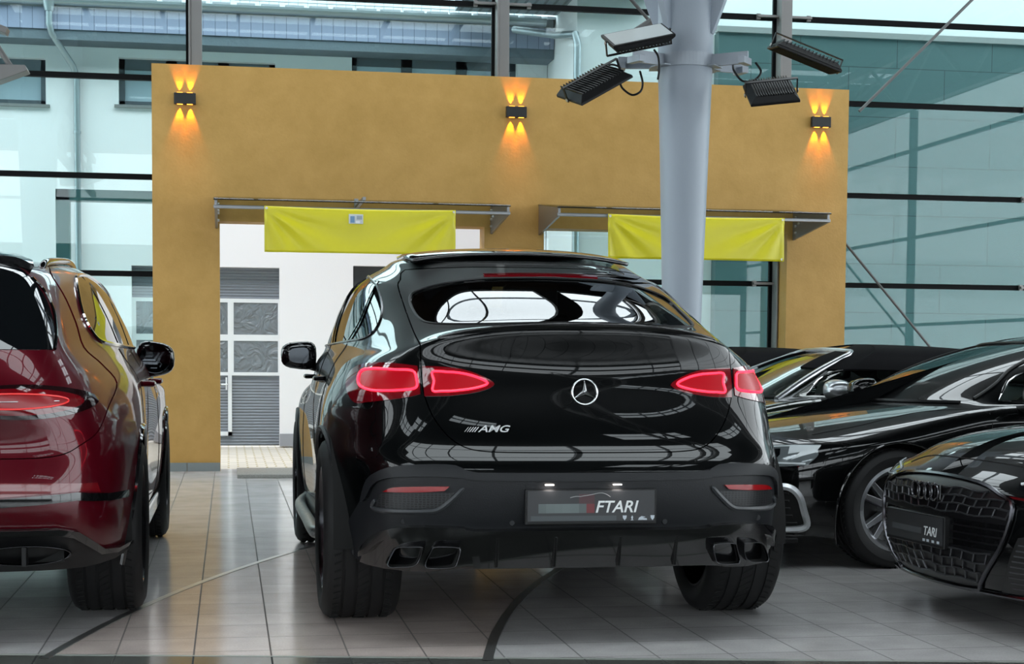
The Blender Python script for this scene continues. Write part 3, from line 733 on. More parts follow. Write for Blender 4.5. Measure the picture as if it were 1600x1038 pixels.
mblk2 = mat('flood_black', (.006, .006, .006), .8, spec=.1)
def flood(loc, rot, label, m_top=None, w_=.40, d_=.30):
    r = thing('floodlight', label, 'floodlight', loc, 0, 'floodlights on the column'); r.rotation_euler = rot
    b = MB()
    b.add([(-w_/2, -d_/2, 0), (w_/2, -d_/2, 0), (w_/2, d_/2, 0), (-w_/2, d_/2, 0), (-w_/2+.05, -d_/2+.04, -.05), (w_/2-.05, -d_/2+.04, -.05), (w_/2-.05, d_/2-.04, -.05), (-w_/2+.05, d_/2-.04, -.05)],
          [(0, 1, 2, 3), (4, 7, 6, 5), (0, 4, 5, 1), (1, 5, 6, 2), (2, 6, 7, 3), (3, 7, 4, 0)])
    b.bb((-w_/2, -d_/2, 0), (w_/2, d_/2, .022))
    b.build('housing', mblk, r, bevel=.005)
    fins = MB()
    for i in range(16):
        x = -w_/2+.05+(w_-.1)*i/15; fins.bb((x-.003, -d_/2+.03, -.062), (x+.003, d_/2-.03, -.045))
    fins.build('cooling_fins', mblk, r)
    MB().bb((-w_/2+.02, -d_/2+.02, .022), (w_/2-.02, d_/2-.02, .025)).build('glass', m_top or mat('flood_glass', (.75, .80, .79), .12, .0, spec=.8), r)
    br_ = MB().bb((-w_/2-.015, -.015, -.02), (-w_/2-.008, .015, .02)).bb((w_/2+.008, -.015, -.02), (w_/2+.015, .015, .02))
    br_.bb((-w_/2-.015, -.015, -.10), (-w_/2-.008, .015, 0)).bb((w_/2+.008, -.015, -.10), (w_/2+.015, .015, 0)).bb((-w_/2-.015, -.018, -.107), (w_/2+.015, .018, -.10))
    br_.build('stirrup', mblk, r)
    sc = MB()
    for s in (-1, 1): sc.lathe([(0, s*(w_/2+.024)), (.014, s*(w_/2+.022)), (.014, s*(w_/2+.012))], 12)
    sc.build('screw', mat('bolt_steel', (.6, .6, .6), .3, 1), r, smooth=True)
    return r
R = math.radians
fl = []
fl.append(flood((3.24, 12.72, 3.72), (R(26), R(-13), R(0)), 'floodlight left of the column, upper one, pale glass tilted upward', w_=.52, d_=.34))
fl.append(flood((2.90, 12.8, 3.34), (R(200), R(-30), R(8)), 'floodlight left of the column, lower one, black face aimed down', mblk2, w_=.50, d_=.42))
fl.append(flood((4.78, 13.1, 3.68), (R(187), R(19), R(0)), 'floodlight right of the column, upper one, long slim black edge view', mblk2, w_=.60))
fl.append(flood((4.36, 12.72, 3.32), (R(212), R(-6), R(-10)), 'floodlight right of the column, lower one, black ribbed back', mblk2, w_=.40, d_=.40))
def cable(pts, par):
    o = MB().tube(smooth_poly(pts, 8, False), .009, 8).build('cable', mblk, par, smooth=True)
    bpy.context.view_layer.update(); o.matrix_parent_inverse = par.matrix_world.inverted(); return o
cable([(3.03, 13.0, 3.47), (3.06, 12.93, 3.53), (3.14, 12.9, 3.50), (3.14, 12.9, 3.40), (3.16, 12.9, 3.34), (3.24, 12.9, 3.29), (3.31, 12.9, 3.32), (3.34, 12.95, 3.40), (3.33, 13.0, 3.5)], fl[1])
cable([(3.42, 12.9, 3.66), (3.45, 12.88, 3.6), (3.46, 12.88, 3.50), (3.455, 12.9, 3.42)], fl[0])
cable([(4.3, 12.95, 3.60), (4.34, 12.93, 3.52), (4.28, 12.92, 3.45), (4.18, 12.92, 3.44), (4.11, 12.93, 3.52), (4.12, 13, 3.6)], fl[3])
# edge of another bracket at the far left
lb = thing('side_bracket', 'grey metal lamp bracket cut off by the left edge of the photo', 'bracket', (-1.72, 13, 3.28))
MB().prism([(-.29, -.06), (.0, -.06), (.22, .03), (.2, .07), (0, .07), (-.29, .07)], -.09, .09, 'y').build('tray', malu, lb, bevel=.006)
MB().tube([(-.12, 0, .38), (.09, 0, .06)], .022, 8).tube([(-.18, 0, .28), (.0, 0, .05)], .014, 8).build('arm', malu, lb, smooth=True)
MB().box((-.16, 0, .33), (.22, .14, .05), Matrix.Rotation(.35, 4, 'Y')).build('top_plate', malu, lb, bevel=.005)

# diagonal tie rods in front of the glass
def rod(a, b_, r, label):
    c = Vector(a); o = MB().tube([(0, 0, 0), tuple(Vector(b_)-c)], r, 8).build('tie_rod', mat('rod_grey', (.09, .09, .09), .5), None, smooth=True); o.location = c
    return tag(o, label, 'tie rod', 'steel rods bracing the glass hall')
rod((6.62, 16.45, 3.80), (8.05, 16.45, 5.2), .016, 'thin steel tie rod rising to the top right above the ochre wall')
rod((6.45, 16.55, 2.50), (7.62, 16.55, 1.20), .014, 'thin steel tie rod slanting down right of the ochre wall')
rod((3.35, 14.6, 4.75), (3.95, 14.6, 4.12), .016, 'thin tie rod crossing left of the column head')
rod((3.55, 14.4, 4.05), (4.3, 14.4, 4.55), .03, 'thick steel strut behind the column head')

# ------------------------------------------------------------------ outside
bl = thing('white_building', 'white rendered workshop building with grey eaves across the yard', 'building', (0, BY, 0))
hs = [(-3.6, -2.22, 4.25, 4.82), (-1.34, .60, 4.28, 4.87), (1.57, 3.72, 4.28, 5.03), (-1.20, .65, 0, 2.285), (1.59, 3.6, 0, 2.33), (-6.6, -4.2, 0, 2.3)]
clean(holed(hs, -14, 4.117, 0, 5.1, 0, .35).build('facade', mwhite, bl))
for x0, x1 in ((-14, -6.6), (.65, 1.59), (-4.2, -1.2), (3.6, 4.1)): MB().bb((x0, -.02, 0), (x1, 0, .16)).build('plinth', mat('plinth_grey', (.33, .33, .36), .8), bl)
mwg = mat('office_glass', (.55, .66, .74), .08, spec=.9)
for a, c, z0, z1 in [(h[0], h[1], h[2], h[3]) for h in hs[:3]]:
    f_ = MB(); t = .07
    f_.bb((a, .12, z0), (c, .2, z0+t)).bb((a, .12, z1-.13), (c, .2, z1)).bb((a, .12, z0), (a+t, .2, z1)).bb((c-t, .12, z0), (c, .2, z1))
    nn = 1 if c-a < 1.5 else 2
    for i in range(1, nn+1):
        x = a+(c-a)*i/(nn+1); f_.bb((x-.07, .12, z0), (x+.07, .2, z1))
    w_ = f_.build('window', mgrey, bl)
    MB().bb((a+.05, .16, z0+.05), (c-.05, .17, z1-.1)).build('pane', mwg, w_)
    MB().bb((a-.05, -.05, z0-.035), (c+.05, .15, z0)).build('sill', mat('sill_grey', (.22, .22, .22), .5), w_)
MB().bb((-14, -.45, 5.1), (4.117, 0, 5.36)).build('eaves_cladding', node_brick('standing_seam', (.30, .33, .46), (.29, .32, .45), (.17, .19, .27), .145, 3, .006, .45, 0, True), bl)
MB().bb((-14, -.43, 4.98), (4.117, 0, 5.1)).build('soffit', mat('soffit_dark', (.13, .16, .19), .7, bump=(30, .4)), bl)
MB().prism([(-.45, 5.36), (-.5, 5.46), (3.6, 6.5), (3.6, 6.3)], -14, 4.1, 'x').build('roof', mat('roof_tiles', (.20, .22, .24), .6, bump=(12, .5)), bl)
g = MB()
for i in range(62):
    x = -14+i*.3; g.prism([(-.52, 5.46), (-.5, 5.50), (-.1, 5.58), (-.1, 5.5)], x+.02, x+.24, 'x')
g.build('tile_course', mat('roof_tiles', ()), bl)
MB().prism([(-.46+.075*math.cos(PI+PI*i/10)-.03, 5.46+.085*math.sin(PI+PI*i/10)) for i in range(11)], -14, 4.0, 'x').build('gutter', mzinc, bl)
g = MB().tube([(-14, -.2, 5.74), (4, -.2, 5.74)], .008, 6).tube([(-14, -.2, 5.6), (4, -.2, 5.6)], .008, 6)
for i in range(150): g.tube([(-14+i*.12, -.2, 5.55), (-14+i*.12, -.2, 5.76)], .005, 4)
g.build('snow_guard', mzinc, bl)
for pts in ([(-2.12, -.5, 5.40), (-2.12, -.5, 5.15), (-2.1, -.45, 5.05), (-1.88, -.12, 4.72), (-1.84, -.07, 4.6), (-1.84, -.07, .1)],):
    MB().tube([(-2.12, -.5, 5.42), (-2.12, -.5, 5.30)], [.085, .05], 12).tube(pts, .04, 12).tube([(-1.84, -.07, 3.9), (-1.84, -.07, 3.93)], .047, 12).tube([(-1.84, -.07, 4.58), (-1.84, -.07, 4.63)], .047, 12).build('downpipe', mzinc, bl, smooth=True)
# sectional garage door with white window rails, wicket door in it
gm = bpy.data.materials.new('ribbed_panel'); gm.use_nodes = True
nt = gm.node_tree; bb_ = nt.nodes['Principled BSDF']; bb_.inputs['Base Color'].default_value = (.205, .225, .26, 1); bb_.inputs['Roughness'].default_value = .5
gg = nt.nodes.new('ShaderNodeNewGeometry'); wv = nt.nodes.new('ShaderNodeTexWave'); wv.bands_direction = 'Z'; wv.inputs['Scale'].default_value = 8.2
nt.links.new(gg.outputs['Position'], wv.inputs['Vector']); bp = nt.nodes.new('ShaderNodeBump'); bp.inputs['Strength'].default_value = .6; bp.inputs['Distance'].default_value = .02
nt.links.new(wv.outputs['Fac'], bp.inputs['Height']); nt.links.new(bp.outputs[0], bb_.inputs['Normal'])
mupvc = mat('white_rail', (.82, .83, .85), .4)
gd = MB().bb((-1.2, .14, 0), (.65, .19, 2.285)).build('garage_door', gm, bl)
r_ = MB()
for z0, z1 in ((1.84, 1.89), (1.35, 1.43), (.905, .947)): r_.bb((-1.2, .115, z0), (.65, .14, z1))
for z0, z1 in ((1.43, 1.84), (.947, 1.35)):
    for x0, x1 in ((-1.2, -1.15), (-.63, -.57), (-.14, -.10), (.01, .07), (.632, .65)): r_.bb((x0, .115, z0), (x1, .14, z1))
r_.bb((-.005, .112, .13), (.045, .14, 1.84)).bb((-.63, .112, .13), (.045, .14, .18)).bb((-.63, .112, .13), (-.59, .14, 1.84))
r_.build('white_frame', mupvc, gd)
mcr = bpy.data.materials.new('crinkled_pane'); mcr.use_nodes = True; nt = mcr.node_tree; q = nt.nodes['Principled BSDF']
q.inputs['Base Color'].default_value = (.19, .21, .23, 1); q.inputs['Roughness'].default_value = .1
gg = nt.nodes.new('ShaderNodeNewGeometry'); nz = nt.nodes.new('ShaderNodeTexNoise'); nz.inputs['Scale'].default_value = 4; nz.inputs['Distortion'].default_value = 2.5
nt.links.new(gg.outputs['Position'], nz.inputs['Vector']); bp = nt.nodes.new('ShaderNodeBump'); bp.inputs['Strength'].default_value = .9; bp.inputs['Distance'].default_value = .06
nt.links.new(nz.outputs['Fac'], bp.inputs['Height']); nt.links.new(bp.outputs[0], q.inputs['Normal'])
for z0, z1 in ((1.43, 1.84), (.947, 1.35)):
    for x0, x1 in ((-1.15, -.63), (-.57, -.14), (-.10, .0), (.07, .632)):
        MB().bb((x0, .125, z0), (x1, .138, z1)).build('window_pane', mcr, gd)
MB().bb((-.035, .06, .72), (-.015, .11, .88)).bb((-.09, .04, .78), (-.01, .06, .80)).build('handle', mupvc, gd, bevel=.004)
MB().bb((1.59, .14, 0), (3.6, .19, 2.33)).build('garage_door', mat('dark_door', (.06, .065, .075), .5), bl)
MB().bb((-6.6, .14, 0), (-4.2, .19, 2.3)).build('garage_door', gm, bl)
# wing that comes forward, part of the same building
wg = bpy.data.objects.new('wing', None); COL.objects.link(wg); wg.parent = bl; wg.location = (4.117, 19.16-BY, 0)
MB().bb((.01, 0, 0), (1.72, 9, 5.9)).build('facade', mwhite, wg)
MB().bb((-.0, -.02, 0), (1.72, 0, .16)).build('plinth', mat('plinth_grey', ()), wg)
MB().bb((.42, -.03, 0), (1.05, .0, 2.02)).build('door', mat('mid_grey_door', (.20, .23, .25), .5), wg)
MB().tube([(-.55, 1.2, 5.3), (-.1, .7, 5.15), (-.02, -.06, 5.02), (.0, -.07, 4.9), (.0, -.07, .1)], .045, 12).build('downpipe', mzinc, wg, smooth=True)
MB().prism([(-1.3, 5.5), (.9, 5.5), (.9, 5.75), (-1.3, 5.75)], -.35, 1.2, 'y').build('roof_overhang', node_brick('corrugated', (.22, .25, .28), (.2, .23, .26), (.08, .09, .1), .12, 50, .02, .4, 0), wg)
# panel-clad hall on the right
ch = thing('clad_building', 'grey-green panel-clad hall seen through the glass on the right', 'building', (5.84, 19.0, 0))
MB().bb((0, 0, 0), (14, 9, 5.10)).build('facade', node_brick('fibre_panels', (.085, .155, .16), (.095, .165, .17), (.04, .07, .07), 1.25, .60, .005, .5, .5, True, (0, .05, 0)), ch)
MB().bb((-.02, -.03, 5.10), (14, .1, 5.17)).build('coping', mat('coping', (.35, .36, .36), .5), ch)
MB().bb((0, 1.5, 5.2), (16, 2.0, 9)).build('upper_wall', mat('pale_upper_wall', (.66, .66, .66), .8), ch)
# steel portal outside the left glass
pf = thing('portal_frame', 'grey-green steel portal frame outside the glass left of the ochre wall', 'frame', (-1.05, 17.4, 0))
MB().bb((-.70, -.07, 0), (-.56, .07, 2.86)).bb((-.70, -.07, 2.74), (.75, .07, 2.86)).bb((.61, -.07, 0), (.75, .07, 2.86)).build('steel_frame', mat('frame_green', (.10, .19, .19), .5), pf, bevel=.004)
# ------------------------------------------------------------------ car parts
paint_blk = mat('obsidian_paint', (.0012, .0016, .0018), .3, coat=.8, spec=.05)
paint_gloss = mat('gloss_black', (.004, .004, .0045), .08, coat=.6)
paint_red = mat('burgundy_paint', (.085, .0016, .007), .3, .3, coat=.8, spec=.1)
matte = mat('matte_trim', (.0065, .0075, .0095), .46, spec=.35, bump=(260, .08))
rubber = mat('tyre_rubber', (.008, .008, .0085), .62, spec=.35)
liner = mat('wheelhouse', (.006, .006, .006), .9)
chrome = mat('chrome', (.75, .76, .77), .10, 1)
darkchrome = mat('dark_chrome', (.10, .10, .11), .2, 1)
badge_m = mat('badge_silver', (.78, .79, .8), .38, .6)
silver = mat('satin_silver', (.48, .50, .52), .28, .95)
rearglass = glassmat('privacy_glass', (.20, .22, .22), .85, base=.07)
clearglass = glassmat('car_glass', (.62, .70, .68), .85, base=.08)
redlens = mat('red_lens', (.16, .002, .006), .06, coat=1)
glow = mat('led_glow', (.5, .01, .02), .3, emit=(1., .014, .035), es=3.4)
glow2 = mat('led_glow_soft', (.10, .002, .005), .25, emit=(1., .006, .02), es=.22, spec=.2)
seatm = mat('seat_leather', (.012, .012, .013), .5)
plate_m = mat('plate_dark', (.034, .035, .038), .45)
whitem = mat('print_white', (.75, .78, .78), .5)

def tyre_tex():
    m = bpy.data.materials.new('tread'); m.use_nodes = True; nt = m.node_tree; b = nt.nodes['Principled BSDF']
    b.inputs['Base Color'].default_value = (.013, .013, .014, 1); b.inputs['Roughness'].default_value = .6
    return m

def wheel(parent, side, y, width, R_, rim, style, x_out, rimmat, cal=None, front=False):
    """side=+1 right, -1 left; x_out = outer face; all in the car's frame"""
    w = bpy.data.objects.new('wheel', None); COL.objects.link(w); w.parent = parent; w.location = (side*(x_out-width/2), y, R_)
    s = side; h = width/2
    # tyre with grooves
    p = [(rim-.008, -h+.02), (rim+.01, -h+.005), (rim+.05, -h-.004), (R_-.045, -h-.002), (R_-.018, -h+.012), (R_-.006, -h+.03)]
    g = .0065; gw = .006
    for c in (-.52, -.18, .18, .52):
        cx = c*h; p += [(R_-.001, cx-gw-.001), (R_-g, cx-gw), (R_-g, cx+gw), (R_-.001, cx+gw+.001)]
    p += [(R_-.006, h-.03), (R_-.018, h-.012), (R_-.045, h+.002), (rim+.05, h+.004), (rim+.01, h-.005), (rim-.008, h-.02)]
    t = MB().lathe([(a, b*s) for a, b in p], 96).build('tyre', rubber, w, smooth=True)
    # lateral sipes
    sp = MB(); n = 64
    for k in range(n):
        a = 2*PI*k/n
        for (c0, c1, sk) in ((-.76, -.57, .012), (.57, .76, -.012), (-.14, .14, .03)):
            M = Matrix.Rotation(a, 4, 'X')
            sp.add([(c0*h, -.0035, R_-.0035), (c1*h, -.0035+sk, R_-.0035), (c1*h, .0035+sk, R_-.0035), (c0*h, .0035, R_-.0035),
                    (c0*h, -.0035, R_+.0004-.004*0), (c1*h, -.0035+sk, R_+.0004-.004*0), (c1*h, .0035+sk, R_+.0004-.004*0), (c0*h, .0035, R_+.0004-.004*0)],
                   [(4, 5, 6, 7), (0, 4, 7, 3), (0, 1, 5, 4), (1, 2, 6, 5), (3, 7, 6, 2)], M)
    absorb(t, sp.build('tread_sipes', mat('sipe_black', (.003, .003, .003), .9)))
    # barrel
    b = [(rim-.012, -h+.012), (rim-.002, -h+.014), (rim-.004, -h+.03), (rim-.02, -h+.05), (rim-.035, 0), (rim-.03, h-.05), (rim-.006, h-.03), (rim-.002, h-.014), (rim-.018, h-.008), (rim-.028, h-.02), (rim-.05, h-.06)]
    MB().lathe([(a, c*s) for a, c in b], 72).build('rim_barrel', rimmat if style != 'gle' else darkchrome, w, smooth=True)
    # spokes
    f = h-.022; sp = MB()
    ns = {'gle': 10, 'a5': 10, 'red': 10, 'plain': 7}[style]
    for k in range(ns):
        a = 2*PI*k/ns+.1
        if style == 'a5':
            a = 2*PI*(k//2)/5+(-.20 if k % 2 else .20)+.25
        wd0, wd1 = (.016, .024) if style in ('gle', 'red') else (.020, .013)
        M = Matrix.Rotation(a, 4, 'X')
        r0, r1 = .045, rim-.022; tw = .10 if style == 'red' else 0
        X = lambda q: s*q
        sp.add([(X(f-.035), -wd0, r0), (X(f-.035), wd0, r0), (X(f-.01), wd1+tw*.3, r1), (X(f-.01), -wd1+tw*.3, r1),
                (X(f-.075), -wd0*1.2, r0), (X(f-.075), wd0*1.2, r0), (X(f-.05), wd1*1.2+tw*.3, r1), (X(f-.05), -wd1*1.2+tw*.3, r1)],
               [(0, 1, 2, 3), (4, 7, 6, 5), (0, 4, 5, 1), (1, 5, 6, 2), (2, 6, 7, 3), (3, 7, 4, 0)], M)
    sp.build('spokes', rimmat, w, bevel=.003)
    MB().lathe([(0, s*(f-.028)), (.03, s*(f-.028)), (.034, s*(f-.034)), (.075, s*(f-.04)), (.08, s*(f-.07)), (.07, s*(f-.1))], 32).build('hub', rimmat, w, smooth=True)
    MB().lathe([(.06, s*(-.02)), (.185, s*(-.02)), (.185, s*.012), (.06, s*.012)], 48).build('brake_disc', mat('disc_iron', (.18, .18, .18), .35, .9), w, smooth=True)
    M = Matrix.Rotation(math.radians(75), 4, 'X')
    MB().add([], []).lathe([(.10, s*-.05), (.20, s*-.05), (.20, s*.045), (.10, s*.045), (.10, s*-.05)], 12, M, -.5, .5).build('brake_caliper', cal or liner, w, bevel=.004)
    # wheelhouse
    R2 = R_+.065
    q = MB().lathe([(R2, s*(h-.03)), (R2+.005, s*(-h-.09)), (.05, s*(-h-.09))], 40, None, -.03*PI, 1.03*PI)
    q.build('wheelhouse', liner, w, smooth=True)
    return w

def sidepoly(S, pts, ur, vr, neg):
    """outline given in (y, z) on the right flank; neg mirrors it to the left flank"""
    q = S.inv(pts, [1, 2], ur, vr)
    if neg: q = q.copy(); q[:, 0] *= -1
    return q

# ------------------------------------------------------------------ the black SUV coupe seen from behind
def build_gle():
    S = Surf(gle_rows())
    C = S.C-1
    car = thing('suv_coupe', 'large black coupe-shaped SUV with lit red tail lamps, seen from behind', 'car', (1.39, 7.05, 0))
    RU = (-5.4, 5.4)
    def rear(pts, vr=(0, 14.5), ur=RU): return S.inv(pts, [0, 2], ur, vr)
    # --- outlines in the rear view (x, z), left half; mirrored
    L = [(-.60, 1.50), (-.621, 1.466), (-.628, 1.38), (-.634, 1.279), (-.636, 1.206), (-.638, 1.145), (-.637, 1.046), (-.628, .985), (-.599, .906), (-.547, .834), (-.485, .79), (-.396, .773), (-.2, .769)]
    full = L+[(-x, z) for x, z in L[::-1]]
    full = smooth_poly(full, 4, True, sharp=(0, len(full)-1))
    tg = [tuple(p) for p in full]
    top = [(x, 1.555+.0*x) for x in np.linspace(.56, -.56, 9)]
    tg_poly = tg+[(.585, 1.535)]+[tuple(p) for p in top]+[(-.585, 1.535)]
    glassL = [(-.05, 1.497), (-.266, 1.490), (-.44, 1.468), (-.555, 1.437), (-.597, 1.402), (-.603, 1.345), (-.592, 1.30), (-.560, 1.280), (-.47, 1.274), (-.316, 1.276), (-.1, 1.282)]
    gl = glassL+[(-x, z) for x, z in glassL[::-1]]
    gl = smooth_poly(gl, 4)
    uv_t_out = rear(grow(tg_poly, .0022)); uv_t_in = rear(grow(tg_poly, -.0022))
    uv_gl = rear(gl, (9.2, 14.5)); uv_gl_hole = rear(grow(gl, -.004), (9.2, 14.5))
    # --- flanks
    win = smooth_poly([(.03, 1.245), (.10, 1.305), (.30, 1.385), (.62, 1.478), (.95, 1.533), (1.2, 1.545), (1.45, 1.530), (1.66, 1.475), (1.88, 1.385), (2.06, 1.285), (2.16, 1.215), (2.0, 1.197), (1.2, 1.203), (.4, 1.213), (.12, 1.220)], 4, True, sharp=(10, 11))
    holes = [uv_t_out]; wins = []
    for neg in (False, True):
        wuv = sidepoly(S, win, (3.5, 11.5), (7.5, 14), neg); wins.append(wuv); holes.append(wuv)
    arches = []
    for yc, r in ((0, .435), (2.935, .425)):
        c = [(yc+r*math.cos(t), .395+r*math.sin(t)) for t in np.linspace(0-.25, PI+.25, 40)]
        ur = (3.2, 8.2) if yc == 0 else (8.8, 13.2)
        q = S.inv([p for p in c if p[1] > .302], [1, 2], ur, (0, 6.5))
        q = np.concatenate([[[q[0][0], -.3]], q, [[q[-1][0], -.3]]])
        for neg in (False, True):
            a = q.copy(); a[:, 0] *= (-1 if neg else 1)
            arches.append((a, q[1:-1]*np.array([-1 if neg else 1, 1]), neg)); holes.append(a)
    ws = [(.66, 1.235), (.60, 1.36), (.50, 1.48), (.36, 1.53), (0, 1.545)]
    wsp = ws+[(-x, z) for x, z in ws[-2::-1]]+[(-.4, 1.20), (0, 1.195), (.4, 1.20)]
    wuv = S.inv(smooth_poly(wsp, 4), [0, 2], (C-5.2, C+5.2), (8, 14.5)); holes.append(wuv)
    shell = patch('body_shell', S, [(-C, 0), (C, 0), (C, S.R-1), (-C, S.R-1)], paint_blk, car, 0, .018, holes, .13, .15)
    # --- tailgate with its window
    tgo = patch('tailgate', S, uv_t_in, paint_blk, car, 0, .02, [uv_gl_hole], .1, .13)
    rg = patch('rear_window', S, uv_gl, rearglass, car, -.004, 0, (), .15, .15)
    on_tube('window_seal', S, uv_gl, .006, mblk, rg, 0, True)
    for w_, neg in zip(wins, (False, True)):
        g_ = patch('side_window', S, w_, rearglass, car, -.006, 0, (), .2, .2)
        on_tube('window_trim', S, w_, .0055, darkchrome, g_, .002, True)
        for y0, y1, t in ((.62, .50, .016), (1.18, 1.12, .045)):   # pillars between the panes
            zt = 1.50 if y0 < 1 else 1.54
            q = S.inv([(y1-t/2, 1.205), (y1+t/2, 1.205), (y0+t/2+.05, zt), (y0-t/2+.05, zt)], [1, 2], (3.5, 11.5), (7.5, 14))
            if neg: q[:, 0] *= -1
            patch('window_pillar', S, split_poly(q, .3), paint_gloss, g_, .004, .006, (), .3, .3)
    patch('windscreen', S, wuv, clearglass, car, -.004, 0, (), .3, .2)
    # brake light strip, washer, dark band over the glass
    q = rear([(-.26, 1.502), (0, 1.508), (.26, 1.502), (.26, 1.512), (0, 1.518), (-.26, 1.512)], (9.5, 14.5)); patch('high_brake_lamp', S, split_poly(q, .2), redlens, tgo, .006, .01, (), .3, .2)
    # --- lip spoiler on the tailgate edge
    us = np.linspace(-2.25, 2.25, 60); v = []; f = []
    for i, u in enumerate(us):
        e = max(0, 1-abs(u)/2.25)**.35
        A = S.ev(u, 9.25); B = S.ev(u, 8.35)
        T = S.ev(u, 8.62)+np.array([0, -.022*e, .014*e])
        v += [A+np.array([0, 0, .003]), T+np.array([0, .004, .004]), T+np.array([0, -.001, 0]), T+np.array([0, .004, -.004]), B+np.array([0, .0, 0])]
    for i in range(len(us)-1):
        for j in range(4): f.append((5*i+j, 5*i+j+1, 5*i+6+j, 5*i+5+j))
    mkobj('lip_spoiler', v, f, paint_gloss, tgo, smooth=True)
    # --- tail lamps
    lo = smooth_poly([(-.815, 1.113), (-.73, 1.112), (-.650, 1.103), (-.644, 1.05), (-.644, .992), (-.70, .978), (-.77, .966), (-.835, .955), (-.872, .948), (-.893, .972), (-.900, 1.010), (-.893, 1.05), (-.866, 1.090)], 4, True, sharp=(2, 4))
    li = smooth_poly([(-.632, 1.103), (-.56, 1.101), (-.486, 1.093), (-.41, 1.068), (-.358, 1.034), (-.415, 1.005), (-.513, .989), (-.57, .985), (-.628, .984), (-.632, 1.04)], 4, True, sharp=(0, 8))
    ro = [(-.857, 1.045), (-.842, 1.079), (-.805, 1.089), (-.73, 1.086), (-.668, 1.083), (-.655, 1.05), (-.658, 1.018), (-.70, 1.008), (-.77, 1.003), (-.82, 1.004), (-.852, 1.018)]
    ri = [(-.594, 1.080), (-.54, 1.080), (-.487, 1.076), (-.43, 1.062), (-.385, 1.037), (-.435, 1.018), (-.513, 1.007), (-.56, 1.005), (-.596, 1.006), (-.590, 1.045)]
    for sx in (1, -1):
        def Q(pp): return rear([(x*sx, z) for x, z in pp], (3.5, 8.6))
        for nm, lens, ring, par in (('tail_lamp', lo, ro, car), ('tail_lamp', li, ri, tgo)):
            ql = Q(lens); t = patch(nm, S, ql, redlens, par, .004, .014, (), .08, .08)
            qr = Q(smooth_poly(ring, 4))
            inner = Q(smooth_poly(grow(ring, -.006), 3))
            patch('lamp_inner', S, inner, glow2, t, .0055, .001, (), .1, .1)
            on_tube('light_ring', S, qr, .0050, glow, t, .006, True)
    # --- black matte bumper skirt
    ml = [(-.1, .691), (-.44, .693), (-.49, .703), (-.525, .717), (-.603, .7205), (-.70, .716), (-.765, .706), (-.81, .685), (-.838, .655), (-.853, .615), (-.866, .562), (-.885, .515), (-.905, .46), (-.915, .40), (-.915, .35), (-.90, .312)]
    bt = [(-.5, .312)]
    mp_ = ml+bt+[(.5, .312)]+[(-x, z) for x, z in ml[::-1]]
    mu = rear(split_poly(mp_, .04), (0, 4.2))
    rear_arch = [a for a, au, neg in arches[:2]]
    bump_r = patch('rear_skirt', S, mu, matte, car, .006, .02, rear_arch, .1, .12)
    # raised brow along the skirt's upper edge
    bl_ = [(-.1, .690), (-.44, .692), (-.49, .702), (-.525, .716), (-.603, .7195), (-.70, .715), (-.765, .705), (-.808, .684), (-.836, .654), (-.851, .60), (-.855, .56), (-.838, .58), (-.822, .625), (-.80, .652), (-.76, .668), (-.70, .674), (-.6, .676), (-.5, .672), (-.44, .664), (-.1, .660)]
    bw = bl_+[(-x, z) for x, z in bl_[::-1]]
    patch('skirt_brow', S, rear(smooth_poly(bw, 2), (0, 4.4)), matte, bump_r, .020, .018, (), .08, .08)
    for sx in (1, -1):
        def Q(pp, n=4, **k): return rear([(x*sx, z) for x, z in smooth_poly(pp, n, True, **k)], (0, 4.4))
        fr = [(-.842, .565), (-.834, .541), (-.815, .528), (-.746, .530), (-.62, .536), (-.58, .545), (-.52, .60), (-.47, .652), (-.50, .640), (-.56, .575), (-.59, .556), (-.64, .549), (-.746, .547), (-.795, .549), (-.806, .560), (-.808, .582), (-.825, .60)]
        on_tube('vent_frame', S, rear([(x*sx, z) for x, z in smooth_poly([(-.812, .575), (-.822, .548), (-.80, .538), (-.746, .538), (-.64, .543), (-.59, .551), (-.545, .585), (-.495, .635)], 6, False)], (0, 4.4)), [.006]+[.0105]*41+[.004], mat('trim_edge', (.03, .033, .037), .36), bump_r, .009)
        vm = patch('vent_mesh', S, Q([(-.81, .549), (-.803, .581), (-.785, .606), (-.65, .614), (-.53, .616), (-.565, .572), (-.60, .557), (-.70, .550)], 3, sharp=(4,)), mesh_mat, bump_r, .008, .004, (), .1, .1)
        patch('reflector', S, Q([(-.785, .612), (-.748, .632), (-.65, .639), (-.548, .641), (-.567, .624), (-.66, .617)], 3, sharp=(0, 3, 4)), mat('reflector_red', (.30, .003, .006), .15, coat=.6), bump_r, .016, .010, (), .1, .1)
        p_ = S.ev(*rear([(.72*sx, .500)], (0, 4))[0]); MB().lathe([(0, -.001), (.011, -.001), (.012, .002)], 20, Matrix.Translation(tuple(p_+np.array([0, -.008, 0]))) @ Matrix.Rotation(PI/2, 4, 'Z')).build('parking_sensor', matte, bump_r, smooth=True)
        p_ = S.ev(*rear([(.306*sx, .497)], (0, 4))[0]); MB().lathe([(0, -.001), (.010, -.001), (.012, .003)], 20, Matrix.Translation(tuple(p_+np.array([0, -.009, 0]))) @ Matrix.Rotation(PI/2, 4, 'Z')).build('parking_sensor', matte, bump_r, smooth=True)
    # --- diffuser, gloss black upper edge, exhausts
    dl = [(-.1, .476), (-.45, .473), (-.492, .483), (-.637, .486), (-.74, .474), (-.80, .440), (-.835, .385), (-.848, .325), (-.83, .306), (-.62, .304), (-.49, .318), (-.1, .318)]
    dp = dl+[(-x, z) for x, z in dl[::-1]]
    df = patch('diffuser', S, rear(smooth_poly(dp, 3), (0, 3)), paint_gloss, bump_r, .016, .035, rear_arch, .08, .1)
